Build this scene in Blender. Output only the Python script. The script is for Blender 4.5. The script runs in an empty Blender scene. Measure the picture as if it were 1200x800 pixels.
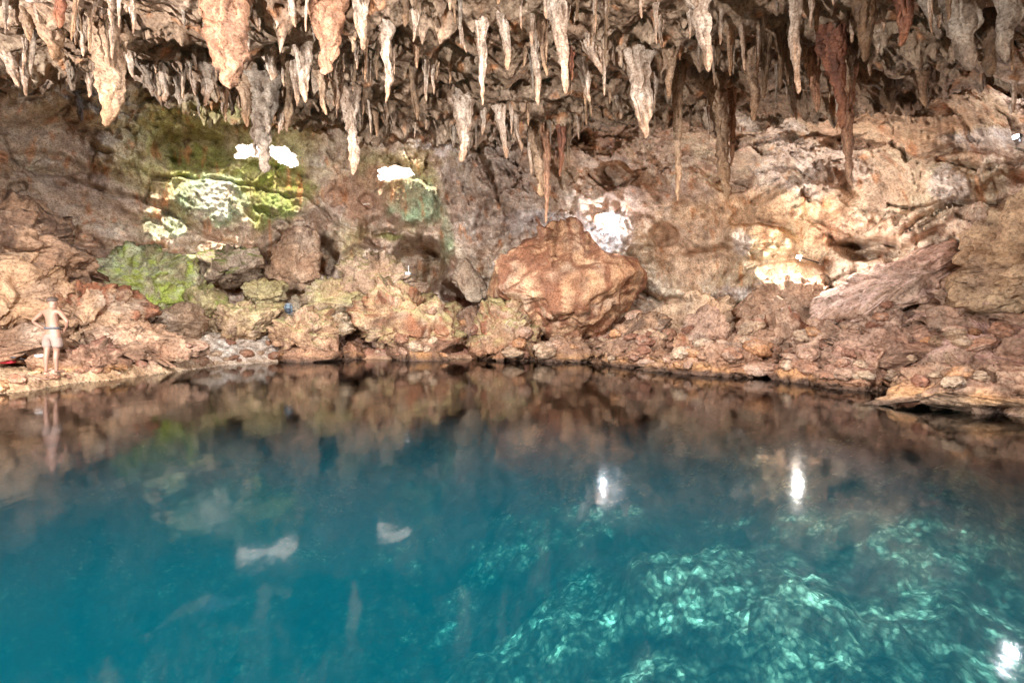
import bpy, math, random
import numpy as np
from mathutils import Vector, noise as mnoise

random.seed(7)
RNG = np.random.RandomState(11)
F, HY, CZ = 533.0, 385.0, 1.4          # focal length (photo px), horizon row, eye height

scene = bpy.context.scene
COL = scene.collection

# ------------------------------------------------------------------ noise
def _h(ix, iy, iz, seed=0):
    n = (ix.astype(np.int64) * 374761393 + iy.astype(np.int64) * 668265263 + iz.astype(np.int64) * 2147483647 + seed * 974634777) & 0xFFFFFFFF
    n = ((n ^ (n >> 13)) * 1274126177) & 0xFFFFFFFF
    n = (n ^ (n >> 16)) & 0xFFFFFFFF
    n = (n * 2246822519) & 0xFFFFFFFF
    return (n ^ (n >> 15)) & 0xFFFFFFFF

from concurrent.futures import ThreadPoolExecutor
POOL = ThreadPoolExecutor(4)
GT = np.random.RandomState(5).uniform(-1, 1, (4096, 3)).astype(np.float32)
PT = np.random.RandomState(6).permutation(4096).astype(np.int32); PT = np.concatenate([PT, PT])
def chunked(fn, P, *a):
    n = len(P)
    if n < 20000: return fn(P, *a)
    k = max(4, n // 40000); return list(POOL.map(lambda q: fn(q, *a), np.array_split(P, k)))
def vnoise(P, seed=0):
    r_ = chunked(_vnoise, np.asarray(P, np.float32), seed)
    return (np.concatenate(r_) if isinstance(r_, list) else r_).astype(np.float64)
def _vnoise(P, seed):
    fl = np.floor(P); I = fl.astype(np.int32) + seed * 37; f = P - fl
    u = f * f * f * (f * (f * 6 - 15) + 10)
    out = np.zeros(len(P), np.float32)
    X = [PT[(I[:, 0] + k) & 4095] for k in (0, 1)]
    for dx in (0, 1):
        for dy in (0, 1):
            XY = PT[(X[dx] + I[:, 1] + dy) & 4095]; wxy = (u[:, 0] if dx else 1 - u[:, 0]) * (u[:, 1] if dy else 1 - u[:, 1])
            for dz in (0, 1):
                g = GT[PT[(XY + I[:, 2] + dz) & 4095]]
                dot = g[:, 0] * (f[:, 0] - dx) + g[:, 1] * (f[:, 1] - dy) + g[:, 2] * (f[:, 2] - dz)
                out += wxy * (u[:, 2] if dz else 1 - u[:, 2]) * dot
    return out * 1.4
def vnoise_old(P, seed=0):
    """smooth gradient-ish noise, about -1..1"""
    fl = np.floor(P); I = fl.astype(np.int64); f = P - fl
    u = f * f * f * (f * (f * 6 - 15) + 10)
    out = np.zeros(len(P))
    for dx in (0, 1):
        for dy in (0, 1):
            for dz in (0, 1):
                h = _h(I[:, 0] + dx, I[:, 1] + dy, I[:, 2] + dz, seed)
                gx = (h & 1023) / 511.5 - 1; gy = ((h >> 10) & 1023) / 511.5 - 1; gz = ((h >> 20) & 1023) / 511.5 - 1
                dot = gx * (f[:, 0] - dx) + gy * (f[:, 1] - dy) + gz * (f[:, 2] - dz)
                w = (u[:, 0] if dx else 1 - u[:, 0]) * (u[:, 1] if dy else 1 - u[:, 1]) * (u[:, 2] if dz else 1 - u[:, 2])
                out += w * dot
    return out * 1.4

def fbm(P, octv=5, seed=0, gain=0.5, lac=2.03, ridged=False):
    a, s, out, tot = 1.0, 1.0, 0, 0
    for i in range(octv):
        n = vnoise(P * s + 17.3 * i, seed + i)
        if ridged: n = 1 - 2 * np.abs(n)
        out = out + a * n; tot += a; a *= gain; s *= lac
    return out / tot

def worley(P, seed=0, flat=False):
    r_ = chunked(_worley, np.asarray(P, float), seed, flat)
    return tuple(np.concatenate(x) for x in zip(*r_)) if isinstance(r_, list) else r_
def _worley(P, seed=0, flat=False):
    """F1, F2, cell hash"""
    I = np.floor(P).astype(np.int64); N = len(P)
    F1 = np.full(N, 9.0); F2 = np.full(N, 9.0); cid = np.zeros(N)
    zr = (0,) if flat else (-1, 0, 1)
    for dx in (-1, 0, 1):
        for dy in (-1, 0, 1):
            for dz in zr:
                a, b, c = I[:, 0] + dx, I[:, 1] + dy, I[:, 2] + dz
                h = _h(a, b, c, seed)
                ox = (h & 1023) / 1023.0; oy = ((h >> 10) & 1023) / 1023.0; oz = ((h >> 20) & 1023) / 1023.0
                d = (a + ox - P[:, 0]) ** 2 + (b + oy - P[:, 1]) ** 2
                if not flat: d = d + (c + oz - P[:, 2]) ** 2
                d = np.sqrt(d); m = d < F1
                F2 = np.where(m, F1, np.minimum(F2, d)); cid = np.where(m, ((h >> 5) & 4095) / 4095.0, cid); F1 = np.where(m, d, F1)
    return F1, F2, cid

def cfbm(*a, **k): return 1.55 * fbm(*a, **k)

def facets(P, seed=0):
    """broken-rock relief: every cell is a plane tilted its own way; returns height (about -.5...5), F1, F2"""
    r_ = chunked(_facets, np.asarray(P, float), seed)
    return tuple(np.concatenate(x) for x in zip(*r_)) if isinstance(r_, list) else r_
def _facets(P, seed):
    I = np.floor(P).astype(np.int64); N = len(P); F1 = np.full(N, 9.0); F2 = np.full(N, 9.0); H = np.zeros(N)
    for dx in (-1, 0, 1):
        for dy in (-1, 0, 1):
            for dz in (-1, 0, 1):
                a, b, c = I[:, 0] + dx, I[:, 1] + dy, I[:, 2] + dz; h = _h(a, b, c, seed)
                vx = a + (h & 1023) / 1023.0 - P[:, 0]; vy = b + ((h >> 10) & 1023) / 1023.0 - P[:, 1]; vz = c + ((h >> 20) & 1023) / 1023.0 - P[:, 2]
                d = np.sqrt(vx * vx + vy * vy + vz * vz); m = d < F1
                h2 = _h(c, a, b, seed + 77); tx = (h2 & 255) / 127.5 - 1; ty = ((h2 >> 8) & 255) / 127.5 - 1; tz = ((h2 >> 16) & 255) / 127.5 - 1
                F2 = np.where(m, F1, np.minimum(F2, d)); H = np.where(m, tx * vx + ty * vy + tz * vz + ((h2 >> 24) & 63) / 160.0 - .2, H); F1 = np.where(m, d, F1)
    return H, F1, F2

def sst(a, b, x):
    t = np.clip((x - a) / (b - a + 1e-9), 0, 1); return t * t * (3 - 2 * t)

# ------------------------------------------------------------------ mesh + tags
def C3(r, g, b): return np.array((r, g, b), float)
TAN = C3(.52, .415, .315); PINK = C3(.52, .41, .345); GREY = C3(.30, .245, .20); BROWN = C3(.22, .135, .08)
DARK = C3(.085, .055, .04); MOSS = C3(.15, .17, .035); BMOSS = C3(.20, .26, .04); MINT = C3(.30, .40, .26)
WHITE = C3(.78, .73, .68); ORANGE = C3(.58, .25, .09); RUST = C3(.24, .09, .045); CREAM = C3(.62, .50, .33)
GOLD = C3(.53, .385, .24); MAROON = C3(.19, .085, .06); OLIVE = C3(.31, .28, .14); CEIL = C3(.25, .19, .135)
BLUEG = C3(.55, .60, .64)

def tag(o, label=None, cat=None, group=None, kind=None):
    if label: o['label'] = label
    if cat: o['category'] = cat
    if group: o['group'] = group
    if kind: o['kind'] = kind
    return o

def mk(name, V, Fq, col=None, mat=None, parent=None, smooth=True):
    me = bpy.data.meshes.new(name)
    V = np.asarray(V, np.float32); Fq = np.asarray(Fq, np.int32); k = Fq.shape[1]
    me.vertices.add(len(V)); me.vertices.foreach_set('co', V.ravel())
    me.loops.add(Fq.size); me.loops.foreach_set('vertex_index', Fq.ravel())
    me.polygons.add(len(Fq)); me.polygons.foreach_set('loop_start', np.arange(0, Fq.size, k, dtype=np.int32))
    me.polygons.foreach_set('loop_total', np.full(len(Fq), k, np.int32))
    me.polygons.foreach_set('use_smooth', np.full(len(Fq), smooth, bool))
    me.update(calc_edges=True); me.validate()
    if col is not None:
        ca = me.color_attributes.new('Col', 'FLOAT_COLOR', 'POINT')
        c4 = np.ones((len(V), 4), np.float32); c4[:, :3] = np.clip(col, 0.003, 0.95)
        ca.data.foreach_set('color', c4.ravel())
    if mat: me.materials.append(mat)
    o = bpy.data.objects.new(name, me); COL.objects.link(o)
    if parent: o.parent = parent
    return o

def empty(name, loc):
    o = bpy.data.objects.new(name, None); COL.objects.link(o); o.location = loc; o.empty_display_size = .1
    return o

# ------------------------------------------------------------------ materials
def nodes(name):
    m = bpy.data.materials.new(name); m.use_nodes = True
    nt = m.node_tree; nt.nodes.clear()
    return m, nt, nt.nodes.new, nt.links.new

def rock_material(name, scale=1.0, wet=0.0, bump=1.0):
    m, nt, N, L = nodes(name)
    out = N('ShaderNodeOutputMaterial'); b = N('ShaderNodeBsdfPrincipled'); L(b.outputs[0], out.inputs[0])
    geo = N('ShaderNodeNewGeometry')
    at = N('ShaderNodeAttribute'); at.attribute_name = 'Col'
    def noi(sc, det, rough=.6):
        n = N('ShaderNodeTexNoise'); n.inputs['Scale'].default_value = sc * scale; n.inputs['Detail'].default_value = det
        n.inputs['Roughness'].default_value = rough; L(geo.outputs['Position'], n.inputs['Vector']); return n
    def ramp(src, p0, c0, p1, c1):
        r = N('ShaderNodeValToRGB'); r.color_ramp.elements[0].position = p0; r.color_ramp.elements[1].position = p1
        r.color_ramp.elements[0].color = c0; r.color_ramp.elements[1].color = c1; L(src, r.inputs[0]); return r
    def mul(a, c, f=1.0):
        x = N('ShaderNodeMix'); x.data_type = 'RGBA'; x.blend_type = 'MULTIPLY'; x.inputs[0].default_value = f
        L(a, x.inputs[6]); L(c, x.inputs[7]); return x.outputs[2]
    n1 = noi(2.2, 8, .7); n2 = noi(14, 6, .7); n3 = noi(.7, 4, .6)
    c = mul(at.outputs['Color'], ramp(n1.outputs[0], .32, (.56, .50, .46, 1), .62, (1.30, 1.28, 1.25, 1)).outputs[0])
    c = mul(c, ramp(n2.outputs[0], .34, (.44, .38, .35, 1), .55, (1.22, 1.21, 1.20, 1)).outputs[0])
    c = mul(c, ramp(n3.outputs[0], .35, (.85, .75, .70, 1), .65, (1.08, 1.08, 1.1, 1)).outputs[0])
    vo = N('ShaderNodeTexVoronoi'); vo.inputs['Scale'].default_value = 9 * scale
    wv = N('ShaderNodeVectorMath'); wv.operation = 'ADD'
    sc = N('ShaderNodeVectorMath'); sc.operation = 'SCALE'; sc.inputs['Scale'].default_value = .22 / scale
    L(n2.outputs['Color'], sc.inputs[0]); L(geo.outputs['Position'], wv.inputs[0]); L(sc.outputs[0], wv.inputs[1]); L(wv.outputs[0], vo.inputs['Vector'])
    pit = ramp(vo.outputs['Distance'], .04, (.28, .2, .16, 1), .17, (1, 1, 1, 1))
    # pits only in places
    pm = ramp(noi(1.1, 3).outputs[0], .48, (0, 0, 0, 1), .6, (1, 1, 1, 1))
    x = N('ShaderNodeMix'); x.data_type = 'RGBA'; x.blend_type = 'MULTIPLY'; L(pm.outputs[0], x.inputs[0]); L(c, x.inputs[6]); L(pit.outputs[0], x.inputs[7])
    L(x.outputs[2], b.inputs['Base Color'])
    rr = N('ShaderNodeMapRange'); rr.inputs[1].default_value = .3; rr.inputs[2].default_value = .7
    rr.inputs[3].default_value = .62 - wet; rr.inputs[4].default_value = .92 - wet * .6; L(n1.outputs[0], rr.inputs[0]); L(rr.outputs[0], b.inputs['Roughness'])
    b.inputs['Specular IOR Level'].default_value = .35
    bp = N('ShaderNodeBump'); bp.inputs['Strength'].default_value = .6 * bump; bp.inputs['Distance'].default_value = .13
    L(noi(5, 5, .62).outputs[0], bp.inputs['Height'])
    bp2 = N('ShaderNodeBump'); bp2.inputs['Strength'].default_value = .6 * bump; bp2.inputs['Distance'].default_value = .05
    L(pit.outputs[0], bp2.inputs['Height']); L(bp.outputs[0], bp2.inputs['Normal'])
    L(bp2.outputs[0], b.inputs['Normal'])
    return m

M_ROCK = rock_material('cave_limestone')
M_DRIP = rock_material('dripstone', scale=1.8, wet=.2, bump=.8)
def bed_material():
    m = rock_material('pool_bed_stone', scale=1.3); nt = m.node_tree; N = nt.nodes.new; L = nt.links.new
    b = [n for n in nt.nodes if n.type == 'BSDF_PRINCIPLED'][0]; src = b.inputs['Base Color'].links[0].from_socket
    geo = [n for n in nt.nodes if n.type == 'NEW_GEOMETRY'][0]
    wn = N('ShaderNodeTexNoise'); wn.inputs['Scale'].default_value = 5; wn.inputs['Detail'].default_value = 4; L(geo.outputs['Position'], wn.inputs['Vector'])
    sc = N('ShaderNodeVectorMath'); sc.operation = 'SCALE'; sc.inputs['Scale'].default_value = .09; L(wn.outputs['Color'], sc.inputs[0])
    ad = N('ShaderNodeVectorMath'); L(geo.outputs['Position'], ad.inputs[0]); L(sc.outputs[0], ad.inputs[1])
    for scl, p0, p1 in ((2.6, .2, .7), (6.5, .3, .75), (15, .3, .7)):
        v = N('ShaderNodeTexVoronoi'); v.inputs['Scale'].default_value = scl; L(ad.outputs[0], v.inputs['Vector'])
        bw = N('ShaderNodeSeparateColor'); L(v.outputs['Color'], bw.inputs[0])
        r1 = N('ShaderNodeValToRGB'); r1.color_ramp.elements[0].position = p0; r1.color_ramp.elements[1].position = p1
        r1.color_ramp.elements[0].color = (.10, .11, .10, 1); r1.color_ramp.elements[1].color = (1.25, 1.25, 1.25, 1); L(bw.outputs[0], r1.inputs[0])
        r2 = N('ShaderNodeValToRGB'); r2.color_ramp.elements[0].position = .25; r2.color_ramp.elements[1].position = .75
        r2.color_ramp.elements[0].color = (1, 1, 1, 1); r2.color_ramp.elements[1].color = (.2, .22, .2, 1); L(v.outputs['Distance'], r2.inputs[0])
        for rr in (r1, r2):
            x = N('ShaderNodeMix'); x.data_type = 'RGBA'; x.blend_type = 'MULTIPLY'; x.inputs[0].default_value = .8; L(src, x.inputs[6]); L(rr.outputs[0], x.inputs[7]); src = x.outputs[2]
    L(src, b.inputs['Base Color']); return m
M_BED = bed_material()

def plain(name, col, rough=.6, emit=None, es=0, metal=0, var=.25, sc=30):
    m, nt, N, L = nodes(name)
    out = N('ShaderNodeOutputMaterial'); b = N('ShaderNodeBsdfPrincipled'); L(b.outputs[0], out.inputs[0])
    geo = N('ShaderNodeTexCoord'); n = N('ShaderNodeTexNoise'); n.inputs['Scale'].default_value = sc; L(geo.outputs['Object'], n.inputs['Vector'])
    r = N('ShaderNodeValToRGB'); e = r.color_ramp.elements
    e[0].position = .3; e[1].position = .7
    e[0].color = (*[max(0, c * (1 - var)) for c in col], 1); e[1].color = (*[min(1, c * (1 + var)) for c in col], 1)
    L(n.outputs[0], r.inputs[0]); L(r.outputs[0], b.inputs['Base Color'])
    b.inputs['Roughness'].default_value = rough; b.inputs['Metallic'].default_value = metal
    if emit:
        b.inputs['Emission Color'].default_value = (*emit, 1); b.inputs['Emission Strength'].default_value = es
    return m

# ------------------------------------------------------------------ cave shell description
def interp_tab(xs, ys, T, x, y):
    xs = np.asarray(xs, float); ys = np.asarray(ys, float); T = np.asarray(T, float)
    x = np.clip(x, xs[0], xs[-1] - 1e-6); y = np.clip(y, ys[0], ys[-1] - 1e-6)
    i = np.clip(np.searchsorted(xs, x, 'right') - 1, 0, len(xs) - 2); j = np.clip(np.searchsorted(ys, y, 'right') - 1, 0, len(ys) - 2)
    u = (x - xs[i]) / (xs[i + 1] - xs[i]); v = (y - ys[j]) / (ys[j + 1] - ys[j])
    u = u * .4 + .6 * u * u * (3 - 2 * u)
    return (T[i, j] * (1 - u) + T[i + 1, j] * u) * (1 - v) + (T[i, j + 1] * (1 - u) + T[i + 1, j + 1] * u) * v

WX = [-1000, -400, -200, 0, 100, 200, 300, 400, 500, 600, 700, 800, 900, 1000, 1100, 1200, 1400, 1700, 2200]
WY = [100, 150, 200, 250, 300, 350, 400, 480]
WT = [[5, 5, 5, 5, 5, 5, 5, 5], [12, 12.5, 13, 13, 13, 13, 13, 13], [15, 15.5, 16, 16, 16, 15.5, 15, 15],
      [18, 19.5, 20, 20, 19, 17, 15.5, 15], [20, 22, 22.5, 22, 20.5, 19, 17.5, 17], [23, 24.5, 25, 25, 24, 22, 20.5, 20],
      [24, 25.5, 26, 26, 26, 25, 24, 23], [24.6, 25.4, 26, 26.5, 26.5, 26, 25, 24], [24.2, 25.0, 25.8, 26.4, 27, 27, 26, 25],
      [19, 21.5, 24, 25.5, 26.5, 27, 26, 25], [16, 17.5, 20.5, 23, 25, 26, 26, 24], [15, 17, 19.5, 21.5, 22.5, 23, 22, 20],
      [13.5, 15.5, 17.5, 18.5, 18.8, 18.5, 17.5, 17], [12.3, 14, 15.5, 16.3, 16.5, 16, 15.2, 15], [11, 12.3, 13.2, 13.7, 13.8, 13.4, 13, 13],
      [9, 10, 10.8, 11.2, 11.3, 11.2, 11, 11], [7.8, 8.3, 9, 9, 9, 9, 9, 9], [6, 6.3, 6.5, 6.5, 6.5, 6.5, 6.5, 6.5], [4.3] * 8]
RX = [-1000, -200, 0, 50, 100, 150, 200, 250, 300, 400, 450, 500, 600, 700, 800, 900, 1000, 1100, 1200, 1400, 2200]
RY = [75, 72, 70, 72, 62, 74, 98, 112, 128, 134, 140, 140, 150, 128, 122, 128, 108, 82, 86, 90, 90]
def rim(px): return np.interp(px, RX, RY) + 5 * np.sin(px / 31.) + 4 * np.sin(px / 17. + 1) + 3 * np.sin(px / 9.3)
def jumpw(px): return np.interp(px, [-400, 60, 110, 590, 660, 720, 1000, 1200], [40, 30, 3, 3, 22, 30, 30, 25])
def zceil(px): return np.interp(px, [-1000, 0, 200, 600, 900, 1100, 1200, 2200], [8.2, 8.3, 8.6, 8.7, 8.2, 7.4, 7.0, 7.0])
def Dwall(px, py): return interp_tab(WX, WY, WT, px, py)
def Dceil(px, py):
    s = np.maximum((HY - py) / F, .08); return (zceil(px) - CZ) / s
def Dmap(px, py):
    r = rim(px); t = sst(0, 1, (py - r) / jumpw(px))
    return Dceil(px, np.minimum(py, r)) * (1 - t) + Dwall(px, py) * t
def unproj(px, py, d):
    px, py, d = np.asarray(px, float), np.asarray(py, float), np.asarray(d, float)
    return np.stack([(px - 600) / F * d, d + 0 * px, CZ + (HY - py) / F * d], -1)

def polydist(px, py, pts):
    best = np.full(np.shape(px), 1e9)
    for (x0, y0), (x1, y1) in zip(pts[:-1], pts[1:]):
        dx, dy = x1 - x0, y1 - y0
        t = np.clip(((px - x0) * dx + (py - y0) * dy) / (dx * dx + dy * dy), 0, 1)
        best = np.minimum(best, np.hypot(px - x0 - t * dx, py - y0 - t * dy))
    return best
def ell(px, py, cx, cy, rx, ry, rot=0):
    a = math.radians(rot); x = px - cx; y = py - cy
    u = (x * math.cos(a) + y * math.sin(a)) / rx; v = (-x * math.sin(a) + y * math.cos(a)) / ry
    return np.sqrt(u * u + v * v)

CRACKS = [  # polyline, depth (m), half width (px)
    ([(0, 183), (30, 196), (75, 205), (115, 222), (165, 234), (200, 250), (225, 268), (262, 285), (300, 290)], .40, 2.2),
    ([(60, 272), (100, 285), (150, 290), (190, 288)], .8, 3.5), ([(150, 288), (185, 292), (240, 285)], .3, 2),
    ([(170, 237), (178, 212), (215, 208), (262, 213), (300, 220), (330, 230), (362, 232), (400, 265), (440, 285)], .35, 1.8),
    ([(690, 205), (712, 226), (744, 208)], .5, 2.0), ([(700, 190), (712, 200), (722, 226)], .35, 2.5),
    ([(730, 205), (762, 198)], .3, 1.5),
    ([(800, 300), (870, 292), (905, 298), (933, 300)], .3, 1.6), ([(850, 285), (880, 297), (930, 297)], .3, 1.6),
    ([(860, 335), (885, 312), (908, 300)], .35, 2), ([(742, 335), (772, 352), (830, 352)], .7, 2.5),
    ([(1050, 283), (1075, 262), (1110, 245), (1200, 228)], .55, 2.5), ([(1040, 240), (1080, 246), (1120, 238)], .5, 2.2),
    ([(1030, 300), (1090, 296), (1120, 280)], .4, 2), ([(860, 178), (900, 170), (950, 160), (1040, 152)], .3, 1.8),
    ([(975, 285), (1030, 282), (1065, 290)], .9, 4), ([(560, 190), (600, 260), (560, 330)], .35, 2.5),
    ([(510, 285), (530, 305), (555, 345)], .8, 4), ([(440, 270), (480, 268), (520, 300)], .6, 3),
    ([(300, 245), (340, 262), (370, 262)], .5, 3), ([(1100, 190), (1150, 200), (1200, 188)], .4, 2.2),
]
HOLLOWS = [  # cx, cy, rx, ry, rot, depth m (positive = into the rock)
    (378, 300, 17, 24, -15, 2.2), (492, 310, 34, 34, 25, 2.8), (535, 345, 22, 14, 30, 2.0), (295, 312, 22, 16, -20, 1.6),
    (445, 272, 26, 20, 0, 1.2), (225, 178, 52, 26, 0, .9), (100, 315, 16, 20, 0, 1.6), (75, 268, 20, 7, 0, 1.2),
    (1020, 292, 40, 13, 0, 1.5), (275, 335, 14, 10, 0, 1.2), (655, 160, 45, 18, 0, 1.1), (1000, 165, 40, 14, 0, .7),
    (720, 205, 22, 16, 30, .9), (985, 350, 20, 14, -30, 1.0), (860, 210, 30, 16, -20, .7), (575, 270, 22, 36, 15, .8),
    (20, 220, 14, 8, 0, .6), (780, 275, 20, 14, 0, .5), (1180, 220, 40, 20, -20, .8), (60, 190, 50, 12, 10, .5), (430, 235, 10, 9, 0, .5),
    (250, 235, 50, 30, 0, -.5), (480, 238, 40, 28, 20, -1.1), (340, 245, 40, 25, 0, -.3), (560, 190, 30, 50, -25, -.9),
    (545, 330, 22, 30, 25, -1.2), (890, 285, 45, 22, 8, -1.2), (920, 325, 50, 20, 0, -1.0), (820, 250, 40, 55, -25, -.9),
    (740, 250, 50, 40, 20, -.7), (1060, 270, 60, 18, -20, -1.0), (1130, 200, 60, 24, 0, -.6), (430, 320, 40, 30, 20, -1.5),
    (340, 275, 40, 22, -25, -1.3), (150, 330, 50, 38, 0, -1.0), (1135, 262, 40, 22, -12, -.9), (1080, 140, 80, 25, -8, -.7),
    (940, 240, 60, 22, -10, -.7), (700, 240, 28, 22, -20, -.6), (960, 130, 40, 26, 0, -.5), (660, 190, 24, 60, 0, -.5),
]
FLUTES = [  # zones of vertical drapery: cx cy rx ry rot amp
    (965, 195, 75, 38, 0, .32), (1110, 160, 95, 16, 0, .28), (1115, 225, 26, 26, 0, .3), (565, 215, 50, 70, 15, .35), (640, 262, 50, 16, 0, .3),
    (715, 280, 36, 34, 0, .35), (155, 335, 48, 42, 0, .3), (440, 280, 45, 30, 0, .4), (525, 280, 8, 30, 0, .3), (720, 170, 80, 28, 20, .25),
    (890, 345, 50, 14, 0, .3), (240, 352, 24, 22, 0, .25), (650, 200, 60, 50, 0, .3), (640, 130, 700, 34, 0, .22), (1090, 60, 120, 60, 0, .3),
]
PITS = [(800, 270, 60, 60, .25), (910, 215, 60, 30, .3), (90, 170, 140, 60, .32), (250, 150, 100, 50, .22), (1100, 130, 110, 40, .3), (60, 230, 100, 50, .2), (420, 230, 80, 40, .2), (930, 260, 60, 40, .2)]

ZONES = [  # cx cy rx ry rot colour strength
    (600, 40, 900, 120, 0, CEIL, 1.0), (90, 110, 160, 45, 0, C3(.36, .31, .27), .9), (150, 190, 260, 90, 5, C3(.50, .43, .35), .8),
    (250, 175, 135, 80, 0, C3(.32, .31, .13), .9), (235, 190, 60, 26, 0, MOSS * 1.3, .8), (310, 225, 60, 40, 0, MOSS * 1.3, .75), (470, 205, 75, 34, 10, OLIVE, .85),
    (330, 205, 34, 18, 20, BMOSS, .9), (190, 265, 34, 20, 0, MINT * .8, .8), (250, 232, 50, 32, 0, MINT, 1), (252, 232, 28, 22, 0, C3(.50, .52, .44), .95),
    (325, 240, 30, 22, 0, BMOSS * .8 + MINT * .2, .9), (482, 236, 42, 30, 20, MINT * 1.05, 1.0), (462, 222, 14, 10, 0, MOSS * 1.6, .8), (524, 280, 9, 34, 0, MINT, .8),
    (160, 335, 52, 40, 0, C3(.36, .40, .25), .85), (182, 345, 22, 34, 10, BMOSS * .9, .8), (415, 300, 16, 40, 10, OLIVE, .8), (455, 275, 24, 6, 5, BMOSS * .7, .8), (240, 350, 26, 24, 0, OLIVE, .8),
    (585, 230, 75, 90, 10, C3(.40, .35, .31), .9), (430, 225, 60, 30, 0, C3(.42, .27, .18), .8),
    (690, 200, 90, 60, 0, C3(.50, .36, .27), .8), (640, 262, 55, 16, 0, C3(.45, .42, .42), .9), (712, 278, 34, 30, 0, BLUEG, .85),
    (870, 280, 130, 70, 0, C3(.66, .50, .34), .9), (790, 300, 70, 65, 0, C3(.64, .50, .37), .8), (930, 320, 45, 18, 0, C3(.72, .58, .42), .8),
    (955, 200, 80, 34, 0, C3(.66, .57, .50), .9), (900, 150, 80, 22, 25, C3(.72, .64, .56), .8), (700, 235, 50, 30, 0, PINK, .8),
    (1100, 140, 120, 45, 0, C3(.52, .38, .26), .8), (1150, 165, 60, 12, 0, C3(.62, .58, .55), .8), (1115, 222, 24, 24, 0, WHITE, .85),
    (1000, 270, 70, 22, 0, C3(.44, .29, .20), .7), (1080, 320, 140, 70, 0, C3(.56, .43, .36), .7), (885, 345, 48, 10, 5, WHITE, .7), (868, 285, 12, 16, 0, WHITE, .6),
    (1185, 240, 30, 12, -15, PINK * 1.3, .8), (40, 300, 90, 60, 0, C3(.42, .29, .20), .7),
]
def colour_at(px, py, P):
    n1 = cfbm(P * .45, 4, 31); n2 = cfbm(P * 1.4, 5, 41); n3 = cfbm(P * np.array([1.6, 1.6, .35]), 4, 51)
    wx = 26 * cfbm(P * .8, 4, 61); wy = 26 * cfbm(P * .8, 4, 71)
    c = TAN[None] * (1 - sst(-.3, .3, n1))[:, None] + PINK[None] * sst(-.3, .3, n1)[:, None]
    k = (sst(.0, .4, n2) * .4)[:, None]; c = c * (1 - k) + GREY * 1.3 * k
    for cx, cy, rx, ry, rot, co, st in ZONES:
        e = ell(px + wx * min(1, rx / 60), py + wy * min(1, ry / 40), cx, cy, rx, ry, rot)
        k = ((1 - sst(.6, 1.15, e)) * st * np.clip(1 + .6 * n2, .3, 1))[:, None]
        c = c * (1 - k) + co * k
    k = (sst(.15, .5, n3) * .38)[:, None]; c = c * (1 - k) + BROWN * k              # rusty runs
    k = (sst(.25, .55, cfbm(P * np.array([2.2, 2.2, .5]), 4, 81)) * .6)[:, None]; c = c * (1 - k) + ORANGE * .8 * k
    k = (sst(.22, .5, cfbm(P * 3.1, 4, 91)) * .42)[:, None]; c = c * (1 - k) + DARK * 1.5 * k
    return c

SUN = np.array([.30, -.60, .78]); SUN = SUN / np.linalg.norm(SUN)     # direction towards the sun
SUNPATCH = [(248, 233, 46, 29), (322, 238, 34, 22), (192, 266, 24, 14), (255, 292, 24, 7), (483, 236, 38, 27), (522, 285, 6, 24), (455, 272, 26, 6), (240, 352, 16, 14)]
SKYHOLES = [(306, 178, 30, 8, 3), (330, 182, 20, 9, 22), (341, 190, 10, 5, 30), (286, 181, 10, 6, 0), (464, 204, 21, 8, 0), (460, 209, 10, 6, 0)]

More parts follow.
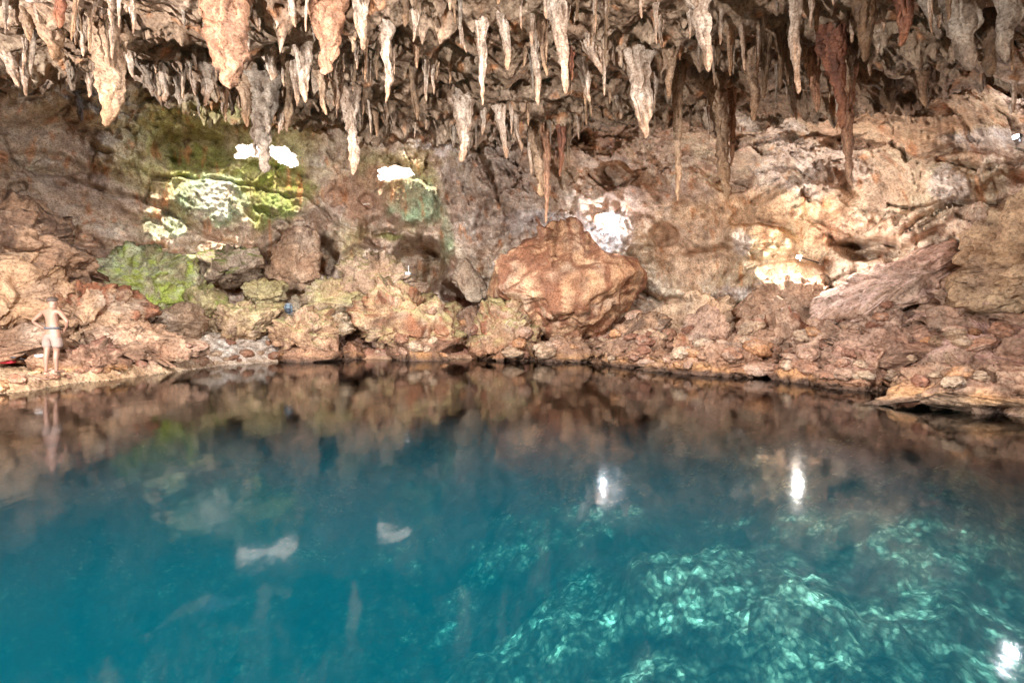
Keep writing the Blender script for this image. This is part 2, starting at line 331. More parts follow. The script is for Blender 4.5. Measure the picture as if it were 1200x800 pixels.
def build_shell():
    pxs = np.concatenate([np.linspace(-1000, -60, 110)[:-1], np.arange(-60, 1260, 1.5), np.linspace(1260, 2200, 110)])
    vs = np.concatenate([-1500 + 1440 * (1 - (1 - np.linspace(0, 1, 90)) ** 2.2), np.arange(-58, 119.5, 1.5), np.arange(119.5, 124.01, .12), np.arange(125, 470, 1.5)])
    U, Vv = np.meshgrid(pxs, vs); r = rim(U)
    bump = np.interp(Vv, [-60, 122, 300], [0, 1, 0]); PY = Vv + (r - 120) * bump; PX = U
    px, py = PX.ravel(), PY.ravel()
    D = Dmap(px, py); P = unproj(px, py, D); shape = U.shape
    isw = sst(0, 1, (py - rim(px)) / (jumpw(px) * .8 + 10))               # 0 ceiling .. 1 wall
    dirn = unproj(px, py, np.ones_like(px)) - np.array([0, 0, CZ]); dirn /= np.linalg.norm(dirn, axis=1)[:, None]
    nw = -dirn.copy(); nw[:, 2] *= .5; nw /= np.linalg.norm(nw, axis=1)[:, None]
    nc = np.zeros_like(nw); nc[:, 2] = -1; nc[:, 1] = -.15
    # --- wall relief
    warp = P + .7 * np.stack([fbm(P * .5, 3, 1), fbm(P * .5, 3, 2), fbm(P * .5, 3, 3)], 1)
    big = fbm(warp * .28, 3, 5) * .9
    f1, f2, cid = worley(warp * np.array([.42, .42, .60]), 9); edge = np.clip((f2 - f1) * 2.6, 0, 1)
    facet = (cid - .5) * .9 + edge * .35
    g1, g2, gid = worley(warp * np.array([1.3, 1.3, 1.9]) + 5, 12); facet2 = (gid - .5) * .22 + np.clip((g2 - g1) * 3, 0, 1) * .12
    rid = fbm(P * .8, 6, 22, ridged=True, gain=.48) * .34
    fine = fbm(P * 4.2, 4, 33) * .10
    fh, _, _ = facets(warp * np.array([.75, .75, 1.1]), 13); fh2, _, _ = facets(warp * np.array([2.2, 2.2, 3.0]), 14)
    relief = big + facet * .6 + facet2 * .5 + fh * .55 + fh2 * .20 + rid + fine
    cr = np.exp(-((f2 - f1) / .05) ** 2) * sst(-.1, .3, fbm(P * .5, 2, 46)) * .35 + np.exp(-((g2 - g1) / .09) ** 2) * sst(0, .35, fbm(P * .7, 2, 47)) * .14
    relief -= cr
    strata = fbm(P @ np.array([[1, 0, .35], [0, 1, 0], [-.35, 0, 1]]) * np.array([.35, .35, 2.4]), 4, 44) * np.interp(px, [700, 1000], [.08, .34]); relief += strata
    wx = 7 * fbm(P * 1.5, 3, 101); wy = 7 * fbm(P * 1.5, 3, 102)
    smooth_z = 0 * px
    for cx, cy, rx, ry in ((812, 275, 62, 72), (742, 240, 44, 40), (428, 222, 42, 34), (100, 228, 90, 36), (1080, 140, 90, 26), (240, 170, 70, 30), (930, 318, 46, 20), (60, 160, 70, 30), (1010, 215, 70, 40), (880, 250, 60, 40), (1120, 180, 60, 16), (20, 235, 60, 40), (250, 230, 54, 36), (330, 236, 38, 26), (480, 236, 46, 32)):
        smooth_z = np.maximum(smooth_z, 1 - sst(.6, 1.15, ell(px + wx, py + wy, cx, cy, rx, ry)))
    relief = relief * (1 - .72 * smooth_z) + big * .5 * smooth_z
    for pts, dep, w in CRACKS:
        dd = polydist(px + wx * .6, py + wy * .6, pts); w2 = w * (1 + .6 * fbm(P * 1.2, 2, 103))
        relief -= dep * 1.7 * np.exp(-(dd / w2) ** 2)
    for cx, cy, rx, ry, rot, dep in HOLLOWS:
        e = ell(px + wx, py + wy, cx, cy, rx, ry, rot); relief -= dep * (1 - sst(.7, 1.12, e)) * (2.1 if dep > 1.5 else 1.2)
    flut = fbm(P * np.array([7.5, 7.5, .7]) + .5 * fbm(P, 2, 104)[:, None], 3, 105, ridged=True)
    flut2 = fbm(P * np.array([2.6, 2.6, .35]), 3, 106, ridged=True)
    for cx, cy, rx, ry, rot, amp in FLUTES:
        k = 1 - sst(.7, 1.2, ell(px + wx, py + wy, cx, cy, rx, ry, rot)); relief += k * amp * (flut * .8 + flut2 * 1.1)
    p1, _, pid = worley(P * np.array([1.5, 1.5, 2.4]), 107)
    for cx, cy, rx, ry, amp in PITS:
        k = 1 - sst(.7, 1.2, ell(px, py, cx, cy, rx, ry)); relief -= k * amp * (pid > .45) * (1 - sst(.12, .40, p1))
    # the moss and calcite covered bosses have a curly, popcorn like surface
    q1, q2, _ = worley(P * 5.5, 108)
    for cx, cy, rx, ry in SUNPATCH[:6]:
        k = 1 - sst(.8, 1.15, ell(px + wx, py + wy, cx, cy, rx, ry)); relief += k * (.20 * (1 - 1.6 * q1) + .16 * fbm(P * 3, 4, 109, ridged=True))
    # --- ceiling relief: knobs and fringes of little drips
    wp = P.copy(); wp[:, 2] = 0; w2d = wp + .5 * np.stack([fbm(wp * .8, 3, 201), fbm(wp * .8, 3, 202), 0 * px], 1)
    clus = sst(.0, .35, fbm(w2d * np.array([.35, .6, 1]) + 40, 3, 213)); rimk = np.exp(-((py - rim(px) + 8) / 16) ** 2) * .8; clus = np.maximum(clus, rimk)
    ridge = sst(.0, .6, fbm(w2d * np.array([.45, .9, 1]), 3, 203, ridged=True))
    drip = 0
    for sc, amp, sd in ((1.1, .50, 204), (2.3, .36, 205), (4.6, .20, 206), (8.5, .10, 207)):
        a1, a2, aid = worley(w2d * sc, sd, flat=True)
        drip = drip + amp * (aid > .5) * (.25 + aid) * np.clip(1 - a1 / .55, 0, 1) ** 1.7
    cre = fbm(P * .35, 3, 208) * .65 + fbm(P * .9, 6, 209, ridged=True, gain=.46) * .26 + fbm(P * 5, 3, 210) * .06
    cdisp = drip * clus * (.25 + .75 * ridge) * 1.25 + cre + .40 * ridge
    pk, _, pkid = worley(P * 2.1, 211); cdisp -= .5 * (pkid > .7) * (1 - sst(.08, .28, pk))
    cdisp *= np.interp(np.hypot(P[:, 0], P[:, 1]), [4, 8], [.5, 1])
    P2 = P + nw * (relief * isw)[:, None] + nc * (cdisp * (1 - isw))[:, None]
    P2 += nw * ((relief * .35) * (1 - isw))[:, None] * np.interp(py, [-60, 40], [0, 1])[:, None]
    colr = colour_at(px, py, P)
    kc = (1 - isw)
    tipw = np.clip(drip * 1.3 * clus * ridge, 0, 1) * kc * .8                                      # pale calcite on the little drips
    colr = colr * (1 - tipw[:, None] * .8) + (C3(.55, .45, .35)) * tipw[:, None] * .8
    pk = sst(.1, .5, fbm(P * 2.5, 4, 212)) * kc * .7; colr = colr * (1 - pk[:, None]) + BROWN * .45 * pk[:, None]
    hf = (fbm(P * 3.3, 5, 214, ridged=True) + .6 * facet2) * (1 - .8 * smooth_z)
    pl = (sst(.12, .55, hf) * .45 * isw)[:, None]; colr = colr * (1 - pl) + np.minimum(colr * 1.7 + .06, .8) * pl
    # --- faces, with the two skylights and made-up hidden sun openings cut out
    R, Cn = shape; idx = np.arange(R * Cn).reshape(R, Cn)
    Fq = np.stack([idx[:-1, :-1], idx[1:, :-1], idx[1:, 1:], idx[:-1, 1:]], -1).reshape(-1, 4)
    fc = P2[Fq].mean(1); fpx = px[Fq].mean(1); fpy = py[Fq].mean(1)
    fv = np.repeat((vs[:-1] + vs[1:])[:, None] / 2, Cn - 1, 1).ravel()
    keep = np.ones(len(Fq), bool)
    jag = .75 * fbm(fc * np.array([1.6, 1.6, 3.2]), 6, 301, gain=.65)
    for cx, cy, rx, ry, rot in SKYHOLES: keep &= ell(fpx, fpy, cx, cy, rx, ry, rot) + jag > 1
    sheet = np.where((fv > 119.5) & (fv < 124.5) & (fpx > 90) & (fpx < 700) & (fpy > rim(fpx) - .5))[0]
    Q = fc[sheet]; hit = np.zeros((len(Q), 2)); done = np.zeros(len(Q), bool)
    for t in np.arange(.5, 22, .2):
        Rr = Q - SUN * t; hx = 600 + Rr[:, 0] / Rr[:, 1] * F; hy = HY - (Rr[:, 2] - CZ) / Rr[:, 1] * F
        h = (~done) & (hy > rim(hx) + 4) & (Rr[:, 1] > Dwall(hx, hy) - .3)
        hit[h, 0] = hx[h]; hit[h, 1] = hy[h]; done |= h
    op = np.zeros(len(Q), bool); hj = .22 * fbm(Q * 1.2, 3, 302)
    for cx, cy, rx, ry in SUNPATCH: op |= done & (ell(hit[:, 0], hit[:, 1], cx, cy, rx, ry) + hj < 1.05)
    keep[sheet[op]] = False  # hidden roof opened only where sunlight should reach the wall patches
    print('skylight faces', op.sum(), 'of', len(sheet), 'hit', done.sum())
    split = fv < 124
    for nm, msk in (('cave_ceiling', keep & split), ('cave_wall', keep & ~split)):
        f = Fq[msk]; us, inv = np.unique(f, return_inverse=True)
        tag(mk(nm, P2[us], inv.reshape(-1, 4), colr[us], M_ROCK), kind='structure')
    return
build_shell()
from mathutils.bvhtree import BVHTree
def bvh_of(name):
    me = bpy.data.objects[name].data; n = len(me.vertices); V = np.empty(n * 3, np.float32); me.vertices.foreach_get('co', V)
    Lp = np.empty(len(me.loops), np.int32); me.loops.foreach_get('vertex_index', Lp); k = len(me.loops) // len(me.polygons)
    return BVHTree.FromPolygons(V.reshape(-1, 3).tolist(), Lp.reshape(-1, k).tolist())
BV_C, BV_W = bvh_of('cave_ceiling'), bvh_of('cave_wall')
def shell_depth(px, py):
    dv = Vector(unproj(px, py, 1.0)) - Vector((0, 0, CZ)); dv.normalize(); best = None
    for b in (BV_C, BV_W):
        h = b.ray_cast(Vector((0, 0, CZ)), dv)
        if h[0] is not None and (best is None or h[0].y < best): best = h[0].y
    return best if best else float(Dmap(np.array([px * 1.]), np.array([py * 1.]))[0])

# rear part of the cave, behind the photographer, open to daylight at its mouth
def build_rear():
    n, m = 90, 60
    A = np.linspace(-.12, math.pi + .12, n); Y = np.linspace(7, -13, m)
    a, y = np.meshgrid(A, Y)
    ex = .55
    x = -1.5 + 16.5 * np.sign(np.cos(a)) * np.abs(np.cos(a)) ** ex; z = -1 + 10.6 * np.clip(np.abs(np.sin(a)), 0, 1) ** ex * np.sign(np.sin(a))
    P = np.stack([x.ravel(), y.ravel(), z.ravel()], 1)
    c = np.array([-1.5, 0, 1.0]); nrm = P - c; nrm[:, 1] = 0; nrm /= np.linalg.norm(nrm, axis=1)[:, None]
    P = P + nrm * (fbm(P * .3, 5, 401) * .8)[:, None]
    idx = np.arange(n * m).reshape(m, n); Fq = np.stack([idx[:-1, :-1], idx[:-1, 1:], idx[1:, 1:], idx[1:, :-1]], -1).reshape(-1, 4)
    tag(mk('cave_rear_wall', P, Fq, TAN[None] * np.ones((len(P), 1)) * (1 + .3 * fbm(P, 3, 402))[:, None], M_ROCK), kind='structure')
build_rear()

# ------------------------------------------------------------------ shore and pool bed
SH = [(-24, 5), (-15, 7.6), (-10.95, 9.75), (-11.1, 11.6), (-10.8, 14.2), (-11.0, 17.2), (-10, 19), (-7.8, 20.7), (-3.9, 21), (0, 21.3), (2.9, 19.6), (4.5, 16.6), (6.1, 14.8), (7.65, 13.5), (8.6, 11.5), (8.4, 9.3), (8.2, 7.3), (9.6, 4), (10.5, -.6), (2, -.9), (-2, -.9), (-14, -1), (-24, 0)]
def shore_sd(x, y):
    d = np.full(x.shape, 1e9); ins = np.zeros(x.shape, bool); n = len(SH)
    for i in range(n):
        x0, y0 = SH[i]; x1, y1 = SH[(i + 1) % n]; dx, dy = x1 - x0, y1 - y0
        t = np.clip(((x - x0) * dx + (y - y0) * dy) / (dx * dx + dy * dy), 0, 1)
        d = np.minimum(d, np.hypot(x - x0 - t * dx, y - y0 - t * dy))
        c = ((y0 > y) != (y1 > y)) & (x < (x1 - x0) * (y - y0) / (y1 - y0 + 1e-12) + x0); ins ^= c
    return np.where(ins, -d, d)                 # positive on land
def at_depth(px, py, z):                        # point on level z seen at that pixel
    d = (CZ - z) * F / (py - HY); return (px - 600) / F * d, d
MOUNDS = []
for px, py, z, r, h in [(845, 615, -2.2, 1.5, .95), (1020, 600, -2.2, 1.6, .7), (745, 735, -2.2, 1.1, .7), (880, 700, -2.4, 1.0, .5), (690, 640, -2.6, 1.2, .8), (1000, 740, -2.2, .9, .7), (1130, 700, -2.0, 1.0, .6), (600, 700, -2.8, 1.0, .5), (660, 560, -3, 2.2, .9), (520, 740, -3, .9, .5), (930, 560, -2.4, 1.8, .6), (1090, 640, -2.1, 1.1, .5), (350, 560, -4, 2.2, .8)]:
    x, y = at_depth(px, py, z + h); MOUNDS.append((x, y, r, h))
def ground(x, y):
    P = np.stack([x, y, 0 * x], 1)
    s = shore_sd(x, y) + .45 * fbm(P * .9, 4, 501) + .10 * fbm(P * 5, 3, 502)
    pxx = 600 + x / np.maximum(y, .5) * F
    slope = np.interp(pxx, [-200, 120, 230, 420, 620, 720, 900, 1100, 1300], [.10, .14, .30, .42, .36, .30, .24, .20, .25])
    ledge = np.interp(pxx, [-200, 200, 300, 600, 900, 1300], [.27, .24, .06, .12, .15, .2])
    land = ledge * sst(0, .28, s) + np.clip(s - .1 - np.interp(pxx, [150, 240], [1.6, 0]), 0, 9) * slope
    land = np.minimum(land, 4.5)
    c1, c2, cid = worley(P * 2.2, 503, flat=True); k1, _, kid = worley(P * 6.5, 504, flat=True)
    rough = fbm(P * .8, 4, 505, ridged=True) * .22 * np.interp(pxx, [180, 260], [.25, 1]) + (.5 - c1) * .22 * np.interp(pxx, [180, 260], [.25, 1]) + (.5 - k1) * .10 + fbm(P * 7, 4, 506) * .06
    land = land + rough * sst(.05, .5, s)
    dmax = np.interp(pxx, [100, 500, 750, 1100], [5.4, 4.4, 3.1, 2.7])
    bed = -dmax * (1 - np.exp(-np.maximum(-s, 0) / 2.6)) + fbm(P * .5, 4, 507) * .45 * sst(.3, 2, -s)
    for mx, my, r, h in MOUNDS: bed = bed + .6 * h * np.exp(-((np.hypot(x - mx, y - my) / r) ** 4)) * (1 + .3 * fbm(P * 1.2, 3, 508))
    bed = bed + ((.45 - c1) * .16 + (.5 - k1) * .07 + fbm(P * 3, 4, 509) * .06) * sst(0, .8, -s)
    return np.where(s > 0, land, bed), s, cid, c1, k1
def build_ground():
    A = np.concatenate([np.linspace(-1400, -70, 90)[:-1], np.arange(-70, 1270, 2.0), np.linspace(1270, 2600, 90)])
    Dd = np.concatenate([np.geomspace(.9, 5, 240)[:-1], np.arange(5, 27.5, .055), [28, 29, 31, 34]])
    U, D = np.meshgrid(A, Dd); x = ((U - 600) / F * D).ravel(); y = D.ravel()
    z, s, cid, c1, k1 = ground(x, y)
    P = np.stack([x, y, z], 1); pxx = U.ravel()
    # colours
    n = fbm(P * .9, 4, 521); n2 = fbm(P * 3, 4, 522)
    left = C3(.60, .44, .28); mid = C3(.66, .62, .56); right = C3(.30, .16, .11)
    w = np.stack([np.interp(pxx, [-200, 190, 260], [1, 1, 0]), np.interp(pxx, [190, 260, 330, 400], [0, 1, 1, 0]), np.interp(pxx, [330, 430], [0, 1])], 1)
    c = w[:, :1] * left + w[:, 1:2] * mid + w[:, 2:] * right
    k = (sst(-.1, .35, n) * .5)[:, None]; c = c * (1 - k) + PINK * .8 * k
    k = (sst(.1, .4, n2) * .6)[:, None]; c = c * (1 - k) + BROWN * k
    k = (np.exp(-((z - .05) / .10) ** 2) * .6 * sst(0, .1, s))[:, None]; c = c * (1 - k) + (GOLD * .9) * k     # tide-line crust
    bedc = np.ones((len(x), 3)) * C3(.66, .72, .58)
    patch = sst(.10, .22, fbm(P * np.array([.55, .55, 0]), 4, 523))[:, None]
    mnd = np.zeros(len(x))
    for mx, my, r, h in MOUNDS: mnd = np.maximum(mnd, np.exp(-((np.hypot(x - mx, y - my) / r) ** 4)))
    patch = np.maximum(patch * np.interp(pxx, [200, 450], [.3, .9])[:, None], sst(.42, .8, mnd + .35 * fbm(P * 1.6, 4, 544))[:, None])
    bedc = bedc * (.17 + .83 * patch * np.clip(1 + 1.0 * n2, .25, 1)[:, None])
    und = (s < 0)[:, None]; c = np.where(und, bedc, c)
    R, Cn = U.shape; idx = np.arange(R * Cn).reshape(R, Cn)
    Fq = np.stack([idx[:-1, :-1], idx[:-1, 1:], idx[1:, 1:], idx[1:, :-1]], -1).reshape(-1, 4)
    fs = s[Fq].mean(1)
    for nm, msk, mt in (('rock_shore', fs > 0, M_ROCK), ('pool_bed', fs <= 0, M_BED)):
        f = Fq[msk]; us, inv = np.unique(f, return_inverse=True)
        tag(mk(nm, P[us], inv.reshape(-1, 4), c[us], mt), kind='structure')
    # ground behind the camera
    gx, gy = np.meshgrid(np.linspace(-30, 30, 120), np.linspace(-40, .95, 90)); gx, gy = gx.ravel(), gy.ravel()
    gz, gs, *_ = ground(gx, gy); gz = np.where(gy > .8, gz - .02, gz)
    P = np.stack([gx, gy, gz], 1); idx = np.arange(120 * 90).reshape(90, 120)
    Fq = np.stack([idx[:-1, :-1], idx[:-1, 1:], idx[1:, 1:], idx[1:, :-1]], -1).reshape(-1, 4)
    tag(mk('ground', P, Fq, TAN[None] * .9 * (1 + .3 * fbm(P, 3, 530))[:, None], M_ROCK), kind='structure')
build_ground()

# ------------------------------------------------------------------ water
def build_water():
    m, nt, N, L = nodes('cave_water')
    out = N('ShaderNodeOutputMaterial'); tr = N('ShaderNodeBsdfTransparent'); gl = N('ShaderNodeBsdfGlossy'); mx = N('ShaderNodeMixShader'); fr = N('ShaderNodeFresnel')
    fr.inputs['IOR'].default_value = 1.33; gl.inputs['Roughness'].default_value = .065
    tr.inputs[0].default_value = (.96, 1, 1, 1)
    L(fr.outputs[0], mx.inputs[0]); L(tr.outputs[0], mx.inputs[1]); L(gl.outputs[0], mx.inputs[2]); L(mx.outputs[0], out.inputs['Surface'])
    geo = N('ShaderNodeNewGeometry'); mp = N('ShaderNodeMapping'); mp.inputs['Scale'].default_value = (1.2, .7, 1)
    L(geo.outputs['Position'], mp.inputs[0])
    n = N('ShaderNodeTexNoise'); n.inputs['Scale'].default_value = 2.2; n.inputs['Detail'].default_value = 3; L(mp.outputs[0], n.inputs['Vector'])
    bp = N('ShaderNodeBump'); bp.inputs['Strength'].default_value = .07; bp.inputs['Distance'].default_value = .05; L(n.outputs[0], bp.inputs['Height'])
    L(bp.outputs[0], gl.inputs['Normal'])
    ab = N('ShaderNodeVolumeAbsorption'); ab.inputs['Color'].default_value = (.0, .80, .86, 1); ab.inputs['Density'].default_value = .24
    sc = N('ShaderNodeVolumeScatter'); sc.inputs['Color'].default_value = (.0, .72, 1.0, 1); sc.inputs['Density'].default_value = .055; sc.inputs['Anisotropy'].default_value = .2
    ad = N('ShaderNodeAddShader'); L(ab.outputs[0], ad.inputs[0]); L(sc.outputs[0], ad.inputs[1]); L(ad.outputs[0], out.inputs['Volume'])
    x0, x1, y0, y1, z0, z1 = -26, 20, -3, 27, -8, 0
    V = [(x0, y0, z0), (x1, y0, z0), (x1, y1, z0), (x0, y1, z0), (x0, y0, z1), (x1, y0, z1), (x1, y1, z1), (x0, y1, z1)]
    Fq = [(3, 2, 1, 0), (4, 5, 6, 7), (0, 1, 5, 4), (1, 2, 6, 5), (2, 3, 7, 6), (3, 0, 4, 7)]
    tag(mk('water', V, Fq, None, m, smooth=False), kind='structure')
build_water()

# ------------------------------------------------------------------ rocks
import bmesh
def ico(sub):
    bm = bmesh.new(); bmesh.ops.create_icosphere(bm, subdivisions=sub, radius=1)
    V = np.array([v.co[:] for v in bm.verts]); Fq = np.array([[v.index for v in f.verts] for f in bm.faces]); bm.free(); return V, Fq
ICO = {s: ico(s) for s in (3, 4, 5, 6)}
def rock_shape(outline, d, T, sub=5, seed=0, rough=1.0, flute=0, strata=0, box=.62, cuts=24):
    """closed rock whose silhouette, seen from the pool, follows the outline (photo px), at distance d, half depth T"""
    o = np.array(outline, float); W = unproj(o[:, 0], o[:, 1], np.full(len(o), d)); X, Z = W[:, 0], W[:, 2]
    cx, cz = (X.min() + X.max()) / 2 * .5 + X.mean() * .5, (Z.min() + Z.max()) / 2 * .5 + Z.mean() * .5
    th = np.linspace(-math.pi, math.pi, 181); rad = np.zeros_like(th); n = len(o)
    for k, a in enumerate(th):
        ca, sa = math.cos(a), math.sin(a); best = 0
        for i in range(n):
            x0, z0 = X[i] - cx, Z[i] - cz; x1, z1 = X[(i + 1) % n] - cx, Z[(i + 1) % n] - cz
            den = ca * (z1 - z0) - sa * (x1 - x0)
            if abs(den) < 1e-9: continue
            t = (x0 * (z1 - z0) - z0 * (x1 - x0)) / den; u = (x0 * sa - z0 * ca) / den
            u = (ca * z0 - sa * x0) / -den if False else u
            if t > 0 and -1e-6 <= -(-u) <= 1 + 1e-6: best = max(best, t)
        rad[k] = best
    good = rad > 0; rad = np.interp(th, th[good], rad[good]); rad = (1.07 if cuts > 10 else .97) * np.convolve(np.r_[rad[-4:-1], rad, rad[1:4]], [.1, .2, .4, .2, .1], 'same')[3:-3]
    S, Fq = ICO[sub]; phi = np.arctan2(S[:, 2], S[:, 0]); rho = np.hypot(S[:, 0], S[:, 2])
    R = np.interp(phi, th, rad); rr = rho ** box * R
    yy = np.sign(S[:, 1]) * np.abs(S[:, 1]) ** .8 * T
    Q = np.stack([rr * np.cos(phi), yy, rr * np.sin(phi)], 1)
    rs_ = np.random.RandomState(seed); ext = np.abs(Q).max(0)
    for _ in range(cuts):
        nn = rs_.normal(size=3); nn[1] = -abs(nn[1]) * 1.1 if rs_.rand() < .75 else nn[1]; nn /= np.linalg.norm(nn)
        dt = Q @ nn; off = dt.max() * rs_.uniform(.66, .92); Q = Q - nn * (np.maximum(dt - off, 0) * .9)[:, None]
    size = float(np.mean(rad)); Nn = Q / np.array([size, T, size]); Nn /= np.linalg.norm(Nn, axis=1)[:, None] + 1e-9
    G = Q + seed * 13.7
    warp = G + .25 * size * np.stack([fbm(G * 1.2 / size, 3, seed + 1), fbm(G * 1.2 / size, 3, seed + 2), fbm(G * 1.2 / size, 3, seed + 3)], 1)
    f1, f2, cid = worley(warp * 1.5 / size, seed + 4); g1, g2, gid = worley(warp * 3.6 / size, seed + 5)
    disp = size * rough * ((cid - .5) * .06 + facets(warp * 1.7 / size, seed + 30)[0] * .34 + facets(warp * 3.6 / size, seed + 31)[0] * .15 + fbm(G * 1.6 / size, 6, seed + 6, ridged=True, gain=.48) * .14 - .03)
    disp += rough * (fbm(G * 1.5, 5, seed + 7, ridged=True, gain=.48) * .11 + fbm(G * 9, 3, seed + 8) * .012)
    w1, _, wid = worley(G * 3.4, seed + 11); disp -= .10 * rough * (wid > .5) * (1 - sst(.1, .4, w1))
    disp -= .22 * min(size, 1.2) * np.exp(-((f2 - f1) / .07) ** 2) * sst(-.1, .3, fbm(G * .8, 2, seed + 12))
    if flute: disp += flute * fbm(G * np.array([6, 6, .6]), 3, seed + 9, ridged=True)
    st_ = max(strata, .05 * rough); tz = G[:, 2] + .25 * G[:, 0] * ((seed % 5) - 2) * .3
    disp += st_ * 1.5 * (fbm(np.stack([G[:, 0] * .5, G[:, 1] * .5, tz * 4.2], 1), 4, seed + 10, ridged=True))
    Q = Q + Nn * disp[:, None]
    return Q, Fq, np.array([cx, d, cz]), size, f2 - f1
def rock_colour(Q, Fq, size, edge, base, top=None, stain=None, seed=0, low=None, z0=None):
    G = Q + seed * 13.7
    c = base[None] * .92 * (1 + .25 * cfbm(G * 1.2, 4, seed + 20))[:, None]
    k = (sst(.05, .45, cfbm(G * .9, 4, seed + 21)) * .5)[:, None]; c = c * (1 - k) + GREY * 1.3 * k
    if stain is not None:
        k = (sst(-.02, .25, cfbm(G * np.array([1.9, 1.9, .22]), 4, seed + 22)) * .85)[:, None]; c = c * (1 - k) + stain * k
    k = (sst(.15, .5, cfbm(G * 3, 4, seed + 23)) * .5)[:, None]; c = c * (1 - k) + DARK * 2 * k
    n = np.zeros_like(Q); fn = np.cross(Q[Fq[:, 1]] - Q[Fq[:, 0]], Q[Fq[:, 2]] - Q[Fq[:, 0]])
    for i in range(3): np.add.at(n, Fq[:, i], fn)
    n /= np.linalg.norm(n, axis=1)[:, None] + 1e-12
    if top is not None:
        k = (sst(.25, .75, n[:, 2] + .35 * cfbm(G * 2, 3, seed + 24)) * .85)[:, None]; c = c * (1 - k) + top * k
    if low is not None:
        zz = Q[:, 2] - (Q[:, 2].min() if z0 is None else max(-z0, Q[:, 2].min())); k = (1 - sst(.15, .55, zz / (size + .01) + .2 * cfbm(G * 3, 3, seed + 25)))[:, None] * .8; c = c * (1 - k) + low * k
    if z0 is not None:
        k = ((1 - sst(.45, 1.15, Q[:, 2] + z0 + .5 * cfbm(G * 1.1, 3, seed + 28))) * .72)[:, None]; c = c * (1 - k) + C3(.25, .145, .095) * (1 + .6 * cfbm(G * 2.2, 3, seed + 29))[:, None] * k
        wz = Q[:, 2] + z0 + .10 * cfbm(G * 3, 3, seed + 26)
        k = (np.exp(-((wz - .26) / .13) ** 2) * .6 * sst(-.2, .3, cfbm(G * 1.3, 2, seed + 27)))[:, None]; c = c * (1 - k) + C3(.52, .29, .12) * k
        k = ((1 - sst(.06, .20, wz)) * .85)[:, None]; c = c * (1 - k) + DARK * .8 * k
    return c
rseed = [100]
def rock(label, outline, d, T, base, name='boulder', cat='boulder', top=None, stain=None, low=None, group=None, sub=5, **kw):
    rseed[0] += 31; sd = rseed[0]
    Q, Fq, c, size, e = rock_shape(outline, d, T, sub=sub, seed=sd % 97, **kw)
    base = base * .64 + C3(.44, .35, .24) * .36
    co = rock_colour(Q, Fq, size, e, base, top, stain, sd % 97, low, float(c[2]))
    o = mk(name, Q, Fq, co, M_ROCK); o.location = c
    return tag(o, label, cat, group)

rock('huge tan limestone boulder streaked with rust, standing against the back wall', [(568, 346), (580, 318), (583, 303), (604, 288), (628, 272), (648, 260), (664, 261), (686, 280), (706, 296), (738, 306), (750, 320), (753, 340), (740, 362), (716, 386), (690, 397), (658, 402), (634, 388), (612, 370), (590, 354)], 21.6, 2.3, C3(.74, .44, .26), stain=C3(.24, .10, .055), top=C3(.26, .12, .07), sub=6, rough=.40, box=.58, cuts=7)
rock('brown knobbly rock mass beside the dark water cave, pale crust on top', [(392, 378), (405, 362), (440, 356), (470, 348), (500, 338), (522, 333), (540, 340), (546, 362), (549, 398), (546, 421), (500, 423), (478, 408), (455, 402), (420, 398), (394, 392)], 21.3, 1.6, C3(.48, .31, .18), top=OLIVE * 1.4, stain=RUST, low=DARK, sub=6, flute=.16, rough=1.2)
rock('rust orange block of rock standing at the edge of the white gravel', [(316, 388), (326, 378), (346, 381), (368, 371), (386, 376), (391, 396), (389, 412), (350, 413), (318, 409)], 19.6, .9, C3(.46, .27, .16), top=OLIVE * 1.2, low=RUST*1.3, rough=1.2, sub=6)
rock('low orange shelf rock at the waterline under the rust orange block', [(316, 412), (350, 411), (392, 412), (400, 418), (392, 424), (350, 425), (318, 421)], 19.4, .8, C3(.42, .2, .1), low=DARK, sub=4)
rock('mossy beige boulder behind the grey backpack', [(338, 354), (348, 338), (378, 334), (410, 336), (440, 342), (442, 362), (410, 370), (366, 368), (344, 362)], 23.0, 1.4, C3(.50, .40, .24), top=OLIVE * 1.5, rough=.9)
rock('flat olive slab propped over a gap left of the mossy beige boulder', [(279, 345), (292, 335), (318, 330), (334, 335), (327, 350), (302, 357)], 22.6, .8, OLIVE * 1.4, top=OLIVE * 1.6, rough=.8)
rock('dark grey angular rock above the mossy wall flowstone', [(228, 318), (244, 303), (270, 293), (292, 290), (302, 304), (296, 322), (262, 336), (240, 330)], 22.6, 1.2, GREY * .85, top=BMOSS * .6)
rock('tapering pinkish rock pillar between two dark hollows', [(343, 266), (363, 268), (367, 296), (366, 330), (340, 338), (312, 330), (324, 308), (338, 288)], 23.8, .9, C3(.48, .32, .23), rough=.7, flute=.06)
rock('smooth brown wedge of rock leaning below the mossy flowstone', [(158, 394), (176, 380), (196, 367), (216, 356), (232, 372), (240, 388), (228, 397), (190, 398)], 18.2, 1.0, C3(.30, .2, .14), rough=.6)
rock('mossy fluted flowstone boss on the left wall, green and mint', [(108, 318), (114, 301), (134, 296), (166, 299), (190, 297), (206, 310), (212, 334), (208, 362), (186, 380), (166, 374), (150, 382), (138, 356), (112, 344)], 19.6, 1.5, C3(.44, .48, .28), name='flowstone', cat='flowstone', stain=BMOSS * 1.5, top=C3(.42, .48, .30), sub=6, flute=.16, rough=.8)
rock('small moss covered block beside the brown wedge of rock', [(213, 347), (232, 334), (250, 343), (258, 362), (244, 376), (222, 372)], 19.8, .8, OLIVE * 1.2, stain=BMOSS * .8, top=OLIVE, flute=.08)
